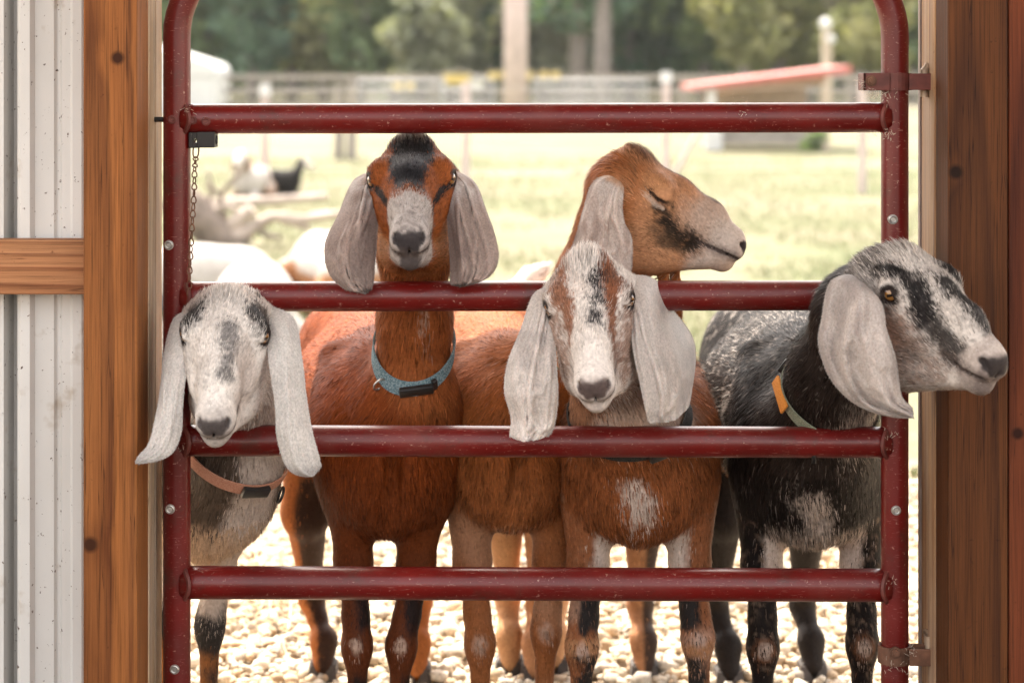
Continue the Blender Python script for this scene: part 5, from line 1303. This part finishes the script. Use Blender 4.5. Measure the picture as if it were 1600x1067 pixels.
def ec3(u, v, p):
    n = fbm(p, 40, 25, 2); c = np.tile(np.array((.52, .43, .38)), (len(u), 1)) * (1 + .12 * n[:, None])
    c = blend(c, smooth01((fbm(p * [1, 1, .3], 60, 28, 2) - .05) * 4) * .5, (.24, .16, .13)); c = blend(c, smooth01((.25 - u) / .2) * .5, (.52, .47, .43)); return c
f3 = frame_of(NP(800, 0, .28)[0], .28, NP(745, 0, 1.05)[0], 1.05)
def tail3(S_, f, H):
    S_.chain([f.pt((0, -.84, .74)), NP(800, 462, 1.16), NP(828, 436, 1.20), NP(852, 420, 1.20)], [.03, .022, .020, .014], k=.03, flow='x', g='body')
    for q in (0, 1):
        a = NP(1035 + 18 * q, 418, .17 + .02 * q); S_.chain([a + [0, 0, .01], a + [.003, 0, -.03], a + [.004, 0, -.075]], [.009, .008, .0095], k=.012, flow='x', g='neck')
g3 = dict(label='tan goat turned in profile to the right with its eye shut, behind the second rail', seed=33, base=(f3.o[0], f3.o[1], 0), frame=f3, H=H3, withers=.79, brisket=.478, wd=.95, len=.76, eyes=False, sidenose=1, rootcol=(.40, .22, .12),
    neck=([None, NP(960, 375, .20), NP(932, 440, .24), NP(893, 545, .28), NP(825, 690, .33)], [.056, .058, .062, .070, .105]), tuft=1.3, poll=.006, extra=tail3,
    fl=[fleg((738, 880), (750, 1005), 752, .28), fleg((862, 880), (853, 985), 845, .28)], hl=[hleg(790, (788, 790), (793, 935), 796, 1.05), hleg(890, (890, 790), (868, 935), 866, 1.07)],
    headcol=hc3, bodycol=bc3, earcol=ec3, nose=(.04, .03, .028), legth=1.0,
    ears=[dict(rows=sc([((470, 185), (572, 255)), ((335, 300), (546, 420)), ((272, 480), (556, 560)), ((222, 660), (602, 660)), ((178, 800), (612, 790)), ((175, 930), (600, 920)), ((250, 1040), (540, 1030))], 4.445, 850, 220),
               depth=[(.10, .09), (.10, .075), (.11, .07), (.115, .07), (.12, .075), (.12, .08), (.12, .09)], cup=.14, folds=1.5), 'mirror'])
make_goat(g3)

# --- 4: white blaze, brown striped face
H4 = solve_head({'eye+': (858, 483), 'eye-': (982, 466), 'nose': (928, 592), 'chin': (933, 637), 'poll': (916, 400)}, -.075, (R_(-55), 0, R_(180)), 1.05)
def hc4(h, nn, n1, n2, n3):
    c = np.tile(np.array((.74, .67, .615)), (len(h), 1)) * (1 + .1 * n1[:, None])
    ha = np.stack([np.abs(h[:, 0]), h[:, 1], h[:, 2]], 1)
    c = blend(c, strip_mask(h, [(.040, .012, .006), (.043, .04, .008), (.033, .085, .014), (.031, .14, .0)], .013, n2 + n1, .5, .7) * .85, (.25, .085, .032))
    c = blend(c, strip_mask(h, [(-.036, .018, .008), (-.035, .04, .014), (-.033, .09, .012), (-.037, .15, -.01)], .017, n2 + n1, .5, .7) * .9, (.22, .07, .026))
    c = blend(c, strip_mask(h, [(-.016, .040, .026), (-.018, .080, .030), (-.014, .125, .028)], .0155, n2 * 1.3 + n1, .8, .9) * .9, (.03, .028, .031))
    c = blend(c, blob(ha, (.05, .105, -.045), (.024, .065, .05), n1 + n2, .9, 1.2) * .75, (.26, .13, .08)); c = blend(c, blob(h, (-.05, .06, -.01), (.018, .04, .022), n1 + n2, .8, 1.) * .7, (.12, .055, .035))
    c = blend(c, blob(h, (-.036, .165, -.03), (.015, .035, .03), n1 + n2, .6, 1.) * .5, (.22, .12, .09))
    c = blend(c, strip_mask(h, [(.05, .02, -.0), (.055, .0, -.01)], .014, n1, .5) * .6, (.22, .09, .04))
    c = blend(c, smooth01((h[:, 1] - .205) / .015) * .35, (.28, .21, .19)); c = blend(c, blob(h, (0, .212, -.055), (.022, .014, .010), n2, .4) * .4, (.30, .2, .15))
    return c
def bc4(p, b, nn, n1, n2, n3, wl, gd):
    c = np.tile(np.array((.215, .070, .024)), (len(p), 1)) * (1 + .28 * n1[:, None] + .15 * n3[:, None])
    nk = smooth01(.55 + (gd['body'] - gd['neck']) / .04) * (p[:, 2] > .66)
    c = blend(c, nk * .8, (.36, .19, .11)); c = blend(c, nk * smooth01((n3 + .1) * 3) * .7, (.52, .42, .36))
    q = strip_mask(p, [NP(985, 735, .1), NP(1000, 790, .09), NP(1003, 838, .10)], .023, n2 + n1, .55, .8) * (b[:, 1] > -.05); c = blend(c, q * .9, (.56, .46, .40))
    c = blend(c, smooth01((n2 - .15) * 4) * .35 * (b[:, 1] < .02), (.45, .28, .18))
    side = smooth01((-b[:, 0] - .07) / .04) * smooth01((-.05 - b[:, 1]) / .1); c = blend(c, side * smooth01((n1 + .2) * 2) * .5, (.48, .30, .2))
    fr_ = wl * (p[:, 1] < .5); inn = smooth01((.085 - np.abs(b[:, 0]) + .01 * n1) / .015)
    c = blend(c, fr_ * .6, (.26, .10, .045)); c = blend(c, fr_ * inn * smooth01((p[:, 2] - .36) / .03) * .9, (.56, .46, .39)); c = blend(c, fr_ * smooth01((n3) * 3) * .3, (.5, .4, .33))
    m = fr_ * smooth01((.425 + .02 * n1 - p[:, 2]) / .03) * smooth01((p[:, 2] - .315 + .015 * n1) / .012) * smooth01((.108 - np.abs(b[:, 0]) + .012 * n1) / .012); c = blend(c, m, (.022, .018, .017))
    c = blend(c, fr_ * smooth01((.312 + .012 * n1 - p[:, 2]) / .01) * smooth01((p[:, 2] - .27) / .02), (.36, .18, .09)); c = blend(c, fr_ * smooth01((.29 + .02 * n1 - p[:, 2]) / .02) * smooth01((.112 - np.abs(b[:, 0]) + .02 * n1) / .015), (.025, .02, .018))
    rear = wl * (p[:, 1] >= .5); c = blend(c, rear * .8, (.40, .20, .10)); c = blend(c, rear * smooth01((.42 - p[:, 2]) / .05) * smooth01((p[:, 0] - NP(1003, 0, 1.03)[0] + .004) / .012), (.05, .03, .022))
    for l in g4['fl']:
        k = l[1] + np.array([0, -.027, 0]); c = blend(c, blob(p, k, (.0105, .02, .012), n2, .3, .5) * .8, (.38, .27, .22))
    return c
def ec4(u, v, p):
    n = fbm(p, 40, 35, 2); c = np.tile(np.array((.60, .53, .485)), (len(u), 1)) * (1 + .10 * n[:, None])
    c = blend(c, smooth01((fbm(p, 26, 39, 2) - .15) * 3) * .3, (.27, .23, .22)); return c
f4 = frame_of(NP(998, 0, .22)[0], .22, NP(925, 0, 1.0)[0], 1.0)
g4 = dict(label='brown goat with white blaze and broad pale ears, head through the middle of the gate', seed=44, base=(f4.o[0], f4.o[1], 0), frame=f4, H=H4, withers=.78, brisket=.468, wd=1.0, len=.74,
    neck=([None, NP(945, 560, .0), NP(975, 640, .09), NP(1000, 720, .19)], [.05, .058, .075, .10]), lid=.003, jit=1.4, tuft=1.6, hvar=.3, hairlen=1.15, poll=.004,
    fl=[fleg((918, 885), (909, 1010), 905, .22), fleg((1078, 885), (1090, 995), 1100, .22)], hl=[hleg(1010, (1005, 800), (1000, 945), 1006, 1.02), hleg(850, (850, 800), (842, 945), 836, 1.0)],
    headcol=hc4, bodycol=bc4, earcol=ec4, nose=(.085, .06, .055), legth=1.08,
    ears=[dict(rows=sc([((262, 235), (262, 330)), ((195, 290), (298, 420)), ((138, 450), (306, 520)), ((72, 620), (316, 680)), ((58, 760), (318, 800)), ((90, 890), (302, 920)), ((78, 995), (268, 985))], 3.138, 770, 370),
               depth=[(-.04, -.08), (-.07, -.10), (-.085, -.12), (-.10, -.135), (-.105, -.14), (-.10, -.13), (-.11, -.125)], cup=.13, folds=1.6, tip=.96),
          dict(rows=sc([((672, 330), (680, 175)), ((680, 440), (805, 222)), ((688, 560), (885, 360)), ((722, 720), (988, 500)), ((750, 850), (1014, 620)), ((765, 905), (990, 790)), ((800, 914), (970, 872))], 3.138, 770, 370),
               depth=[(-.07, -.03), (-.10, -.03), (-.115, -.03), (-.12, -.02), (-.12, -.02), (-.11, -.03), (-.10, -.05)], cup=.12, folds=1.3, crease=(.58, 1.1), tip=.96)])
make_goat(g4)

# --- 5: black and white goat by the hinge post
H5 = solve_head({'eye+': (1399, 457), 'nosetip': (1556, 560), 'chin': (1508, 606), 'poll': (1412, 384), 'bridge': (1494, 450), 'mouth+': (1480, 573), 'nos+': (1536, 563)}, -.205, (R_(-38), 0, R_(-112)), 1.08)
def hc5(h, nn, n1, n2, n3):
    c = np.tile(np.array((.60, .54, .49)), (len(h), 1)) * (1 + .12 * n1[:, None])
    ha = np.stack([np.abs(h[:, 0]), h[:, 1], h[:, 2]], 1); nz = n2 + n1
    c = blend(c, blob(ha, (.05, .095, -.075), (.04, .075, .05), nz, .6, 1.1) * .75, (.17, .095, .065)); c = blend(c, blob(ha, (.05, .085, -.058), (.02, .022, .022), nz, .5, 1.0) * .5, (.33, .18, .125))
    c = blend(c, strip_mask(ha, [(.055, .02, -.004), (.048, .045, .012), (.035, .075, .012), (.036, .11, -.008)], .016, nz, .5, .7) * .92, (.014, .012, .012))
    c = blend(c, strip_mask(h, [(.036, .11, -.01), (.04, .14, -.02), (.036, .17, -.02)], .019, nz, .55, .9) * .85, (.018, .015, .015))
    c = blend(c, strip_mask(h, [(.004, .095, .03), (-.004, .13, .03), (-.006, .175, .02)], .017, nz, .5, .8) * .9, (.015, .013, .013))
    c = blend(c, smooth01((n2 + n1 - .25) * 3) * smooth01((h[:, 1] - .03) / .03) * .4, (.07, .06, .058))
    c = blend(c, blob(ha, (.06, .055, -.03), (.03, .02, .016), nz, .5, .8) * .6, (.11, .095, .09))
    c = blend(c, smooth01((.01 + .01 * n1 - h[:, 1]) / .02) * smooth01((-.02 - h[:, 2]) / .02), (.10, .08, .07))
    c = blend(c, smooth01((h[:, 1] - .183 - .012 * n1) / .015) * .8, (.42, .35, .31)); c = blend(c, smooth01((h[:, 1] - .212) / .008) * .6, (.13, .10, .095)); c = blend(c, blob(h, (0, .21, -.045), (.03, .022, .012), n2, .4, .8) * .45, (.13, .10, .09))
    return c
def bc5(p, b, nn, n1, n2, n3, wl, gd):
    c = np.tile(np.array((.011, .008, .007)), (len(p), 1)) * (1 + .5 * n1[:, None])
    nk = smooth01(.55 + (gd['body'] - gd['neck']) / .05) * (p[:, 2] > .6)
    c = blend(c, nk * .75, (.030, .021, .017)); c = blend(c, smooth01((n2 - .42) * 5) * .4 * (1 - wl), (.3, .25, .22))
    c = blend(c, smooth01((fbm(p * [1, .7, .28], 75, 51, 3) - .17) * 6) * .6 * smooth01((.04 - b[:, 1]) / .1) * (1 - wl), (.34, .30, .27))
    c = blend(c, blob(p, NP(1335, 645, .03), (.045, .09, .06), n1, .5, .9) * .75, (.48, .40, .34))
    q = strip_mask(p, [NP(1250, 725, .12), NP(1268, 780, .10), NP(1288, 850, .12)], .027, n2 + n1, .6, .8) * (b[:, 1] > -.08); c = blend(c, q * .9, (.42, .35, .30))
    c = blend(c, smooth01((.505 + .02 * n1 - p[:, 2]) / .02) * (1 - wl) * (b[:, 1] > -.25) * .6, (.42, .34, .28))
    bel = smooth01((.53 - p[:, 2]) / .03) * (b[:, 1] < -.2) * (1 - wl); c = blend(c, bel, (.33, .15, .06))
    fr_ = wl * (p[:, 1] < .5); inn = smooth01((.085 - np.abs(b[:, 0]) + .012 * n1) / .012) * smooth01((p[:, 2] - .40) / .02); c = blend(c, fr_ * inn * .9, (.50, .41, .35))
    c = blend(c, fr_ * smooth01((n2 - .2) * 4) * .3, (.3, .2, .14)); rear = wl * (p[:, 1] >= .5); c = blend(c, rear * .8, (.022, .017, .015))
    for l in g5['fl']:
        k = l[1] + np.array([0, -.027, 0]); c = blend(c, blob(p, k, (.0125, .02, .015), n2, .3, .5) * .9, (.36, .27, .22)); c = blend(c, blob(p, k + [0, .0, -.0], (.02, .02, .022), n2, .3, .5) * .45 * (1 - blob(p, k, (.0125, .02, .015), n2, .3, .5)), (.22, .09, .04))
    return c
def ec5(u, v, p):
    n = fbm(p, 40, 45, 2); c = np.tile(np.array((.42, .36, .325)), (len(u), 1)) * (1 + .10 * n[:, None])
    c = blend(c, smooth01((fbm(p * [1, 1, .35], 45, 49, 2) - .1) * 3) * .35, (.2, .16, .15)); c = blend(c, smooth01((u - .8) / .2) * .4, (.14, .12, .12)); return c
f5 = frame_of(NP(1270, 0, .23)[0], .23, NP(1196, 0, 1.0)[0], 1.0)
g5 = dict(label='black and white goat in profile to the right, nose past the dark hinge post', seed=55, base=(f5.o[0], f5.o[1], 0), frame=f5, H=H5, withers=.80, brisket=.468, wd=1.0, len=.74,
    neck=([None, NP(1345, 490, -.11), NP(1310, 575, .0), NP(1278, 680, .14), NP(1265, 740, .24)], [.058, .062, .068, .088, .105]), lid=.0075, tuft=1.0, hvar=.35, hairlen=1.2, jit=1.7, tuck=.40, tuckback=.015, tuckup=.03, sidenose=1, rootcol=(.22, .18, .16),
    fl=[fleg((1190, 885), (1192, 1010), 1192, .23), fleg((1345, 885), (1347, 1005), 1347, .23)], hl=[hleg(1145, (1128, 800), (1118, 950), 1138, .98), hleg(1262, (1262, 800), (1254, 945), 1268, 1.02)],
    headcol=hc5, bodycol=bc5, earcol=ec5, nose=(.035, .028, .027), legth=1.05,
    ears=[dict(rows=sc([((375, 180), (465, 250)), ((288, 262), (540, 350)), ((256, 420), (562, 470)), ((240, 545), (602, 600)), ((300, 710), (617, 700)), ((430, 835), (640, 800)), ((640, 908), (718, 858))], 3.047, 1200, 360),
               depth=[(-.25, -.275), (-.25, -.29), (-.255, -.30), (-.26, -.305), (-.265, -.305), (-.27, -.305), (-.29, -.30)], cup=.14, folds=1.9), 'mirror'])
make_goat(g5)

# ------------------------------------------------------------------ collars
def weave(name, c1, c2):
    m, nt, b = newmat(name, .85, .2); ck = N(nt, 'ShaderNodeTexNoise', Scale=420.0, Detail=2.0); L(nt, mapped(nt), ck.inputs['Vector'])
    r = ramp(nt, [(.42, c1), (.58, c2)]); L(nt, ck.outputs[0], r.inputs[0]); L(nt, r.outputs[0], b.inputs['Base Color']); bump(nt, b, ck.outputs[0], .5, .002); return m
TEAL = weave('teal_webbing', (.08, .145, .17), (.22, .29, .31)); PINK = weave('salmon_webbing', (.42, .19, .12), (.50, .26, .18)); SAGE = weave('sage_webbing', (.20, .22, .15), (.30, .31, .23))
ORNG = weave('orange_patch', (.62, .22, .04), (.70, .28, .06)); DKW = weave('dark_webbing', (.02, .02, .02), (.05, .045, .04))
GREEN = weave('green_webbing', (.10, .20, .10), (.2, .3, .18))
c, at, n, _ = collar(g2, NP(648, 548, .172), (0, -.70, .71), .014, TEAL); A = (at, n)
on_collar(A, (655, 628), (.056, .019, .009), 'buckle', BLACKP, c); on_collar(A, (690, 618), (.009, .023, .008), 'slider', BLACKP, c)
p, t, o_, k = at(602, 590); MB().torus(Vector(p + o_ * .007 - np.array([0, 0, .006])), tuple(t), .011, .0017).build('ring', STEEL, c)
c, at, n, _ = collar(g1, NP(372, 712, .12), (.42, -.42, .80), .023, PINK); A = (at, n)
on_collar(A, (400, 755), (.048, .019, .010), 'buckle', BLACKP, c)
p, t, o_, k = at(430, 755); MB().torus(Vector(p + o_ * .010 - np.array([0, 0, .010])), tuple(t * .6 + o_ * .8), .0125, .0022).build('ring', BLACKI, c)
c, at, n, _ = collar(g5, NP(1290, 612, .075), (.36, -.62, .70), .022, SAGE); A = (at, n)
on_collar(A, (1238, 612), (.060, .021, .004), 'leather_patch', ORNG, c, .002, .001); on_collar(A, (1312, 655), (.055, .026, .011), 'buckle', BLACKP, c); on_collar(A, (1227, 570), (.018, .03, .008), 'slider', BLACKP, c)
p, t, o_, k = at(1283, 664); m = MB(); m.torus(Vector(p + o_ * .008 - np.array([0, 0, .008])), tuple(t), .010, .0017); m.tube([Vector(p + o_ * .012 - np.array([0, 0, .014])), Vector(p + o_ * .014 - np.array([0, 0, .036]))], .0035, 8); m.build('ring', BLACKI, c)
c, at, n, _ = collar(g3, NP(898, 524, .275), (.45, -.45, .77), .026, GREEN); A = (at, n)
on_collar(A, (878, 556), (.05, .022, .005), 'leather_patch', ORNG, c, .002, .001)
c, at, n, _ = collar(g4, NP(985, 655, .10), (0, -.5, .86), .025, DKW); A = (at, n)
on_collar(A, (1020, 690), (.03, .03, .010), 'buckle', BLACKP, c)
# ------------------------------------------------------------------ goats resting out on the pasture
def lying_goat(px, y, yaw, cols, label, seed, s=1.0, head_up=True):
    g = tag(empty('goat', (P(px, 0, y)[0], y, 0)), label, 'goat', 'goats resting in the pasture'); S_ = SDF(); c, sn = math.cos(yaw), math.sin(yaw)
    f = Frame((P(px, 0, y)[0], y, 0), np.array([[c, -sn, 0], [sn, c, 0], [0, 0, 1.]]), s); kw = dict(fr=f, flow=(-1, 0, -.3))
    S_.ell((0, 0, .23), (.40, .20, .22), k=.06, **kw); S_.ell((-.30, 0, .21), (.21, .19, .21), k=.06, **kw); S_.ell((.30, 0, .24), (.17, .15, .19), k=.06, **kw)
    h = ((.36, 0, .32), (.50, 0, .53), (.48, 0, .57), (.68, .0, .47)) if head_up else ((.34, .02, .26), (.48, .12, .20), (.46, .16, .17), (.34, .30, .06))
    S_.cone(h[0], h[1], .10, .062, k=.05, **kw); S_.cone(h[2], h[3], .066, .036, k=.04, **kw)
    for q in (1, -1): S_.cone((.26, q * .13, .07), (.46, q * .14, .05), .05, .03, k=.03, **kw); S_.cone((-.25, q * .17, .12), (-.02, q * .22, .05), .09, .035, k=.04, **kw)
    lo = np.min([p[2] for p in S_.pr], 0) - .03; hi = np.max([p[3] for p in S_.pr], 0) + .03; ax = [np.arange(lo[i], hi[i], .016) for i in range(3)]
    ax[2] = ax[2][ax[2] > 0]; V, F = surface_nets(*ax, S_.grid(*ax)); Nr, _ = vnormals(V, F)
    def colfn(p, nn):
        q = f.to(p); n3 = fbm(p, 5, seed, 2); n1 = fbm(p, 40, seed, 2); return cols(q, n3, n1), None
    gt = dict(hair=9000, hairlen=1.3, hairw=.0016); HV, HF, hc, hn = fur(V, F, Nr, S_, colfn, gt, np.random.default_rng(seed))
    col = colfn(V, Nr)[0]; me = mesh_np('body', np.concatenate([V, HV]), [F] + HF, np.concatenate([col, hc]), np.concatenate([Nr, hn])); link('body', me, COAT, g)
    for q in (1, -1):
        a = f.pt(np.array(h[2]) + (-.01, q * .055, 0)); b = f.pt(np.array(h[2]) + (-.03, q * .10, -.09)); e = f.pt(np.array(h[2]) + (-.02, q * .095, -.20)) if head_up else f.pt(np.array(h[2]) + (-.1, q * .1, -.1)); e[2] = max(e[2], .03)
        m = MB(); m.tube([Vector(a), Vector(b), Vector(e)], [.018 * s, .036 * s, .02 * s], 10); m.ball(Vector(e), .02 * s, 2); o = m.build('ear', None, g, True); o.data.materials.append(flat('ear_hair', tuple(col[0] * .9), .8, .2, 30))
def white_tan(q, n3, n1):
    c = np.tile(np.array((.50, .46, .42)), (len(q), 1)); return blend(c, smooth01((.27 - q[:, 2] + .06 * n3) / .05), (.36, .17, .08)) * (1 + .1 * n1[:, None])
def white_(q, n3, n1): return np.tile(np.array((.52, .485, .45)), (len(q), 1)) * (1 + .1 * n1[:, None])
def white_grey(q, n3, n1): return blend(white_(q, n3, n1), smooth01((n3 + q[:, 0] * .8 - .25) / .1), (.16, .15, .15))
def black_(q, n3, n1): return blend(np.tile(np.array((.03, .027, .026)), (len(q), 1)), smooth01((q[:, 0] - .50) / .05) * smooth01((q[:, 2] - .40) / .05), (.6, .55, .5))
def tan_white(q, n3, n1): return blend(np.tile(np.array((.30, .20, .14)), (len(q), 1)), smooth01((n3 + .1 + q[:, 0]) / .2), (.5, .46, .43))
lying_goat(398, 5.9, R_(95), white_, 'white goat lying with its rounded back to the gate, nearest in the pasture', 201, .93, False)
lying_goat(528, 7.4, R_(115), white_tan, 'white backed tan goat lying beside the tall goat\'s ear', 202, .95, False)
lying_goat(308, 7.4, R_(200), white_grey, 'white and grey goat lying against the fallen tree', 203, .8, True)
lying_goat(393, 16.9, R_(262), tan_white, 'pale tan goat resting in front of a thin wooden post', 204, .78, True)
lying_goat(424, 17.2, R_(10), black_, 'black goat with white face resting right of a thin post', 205, .62, True)
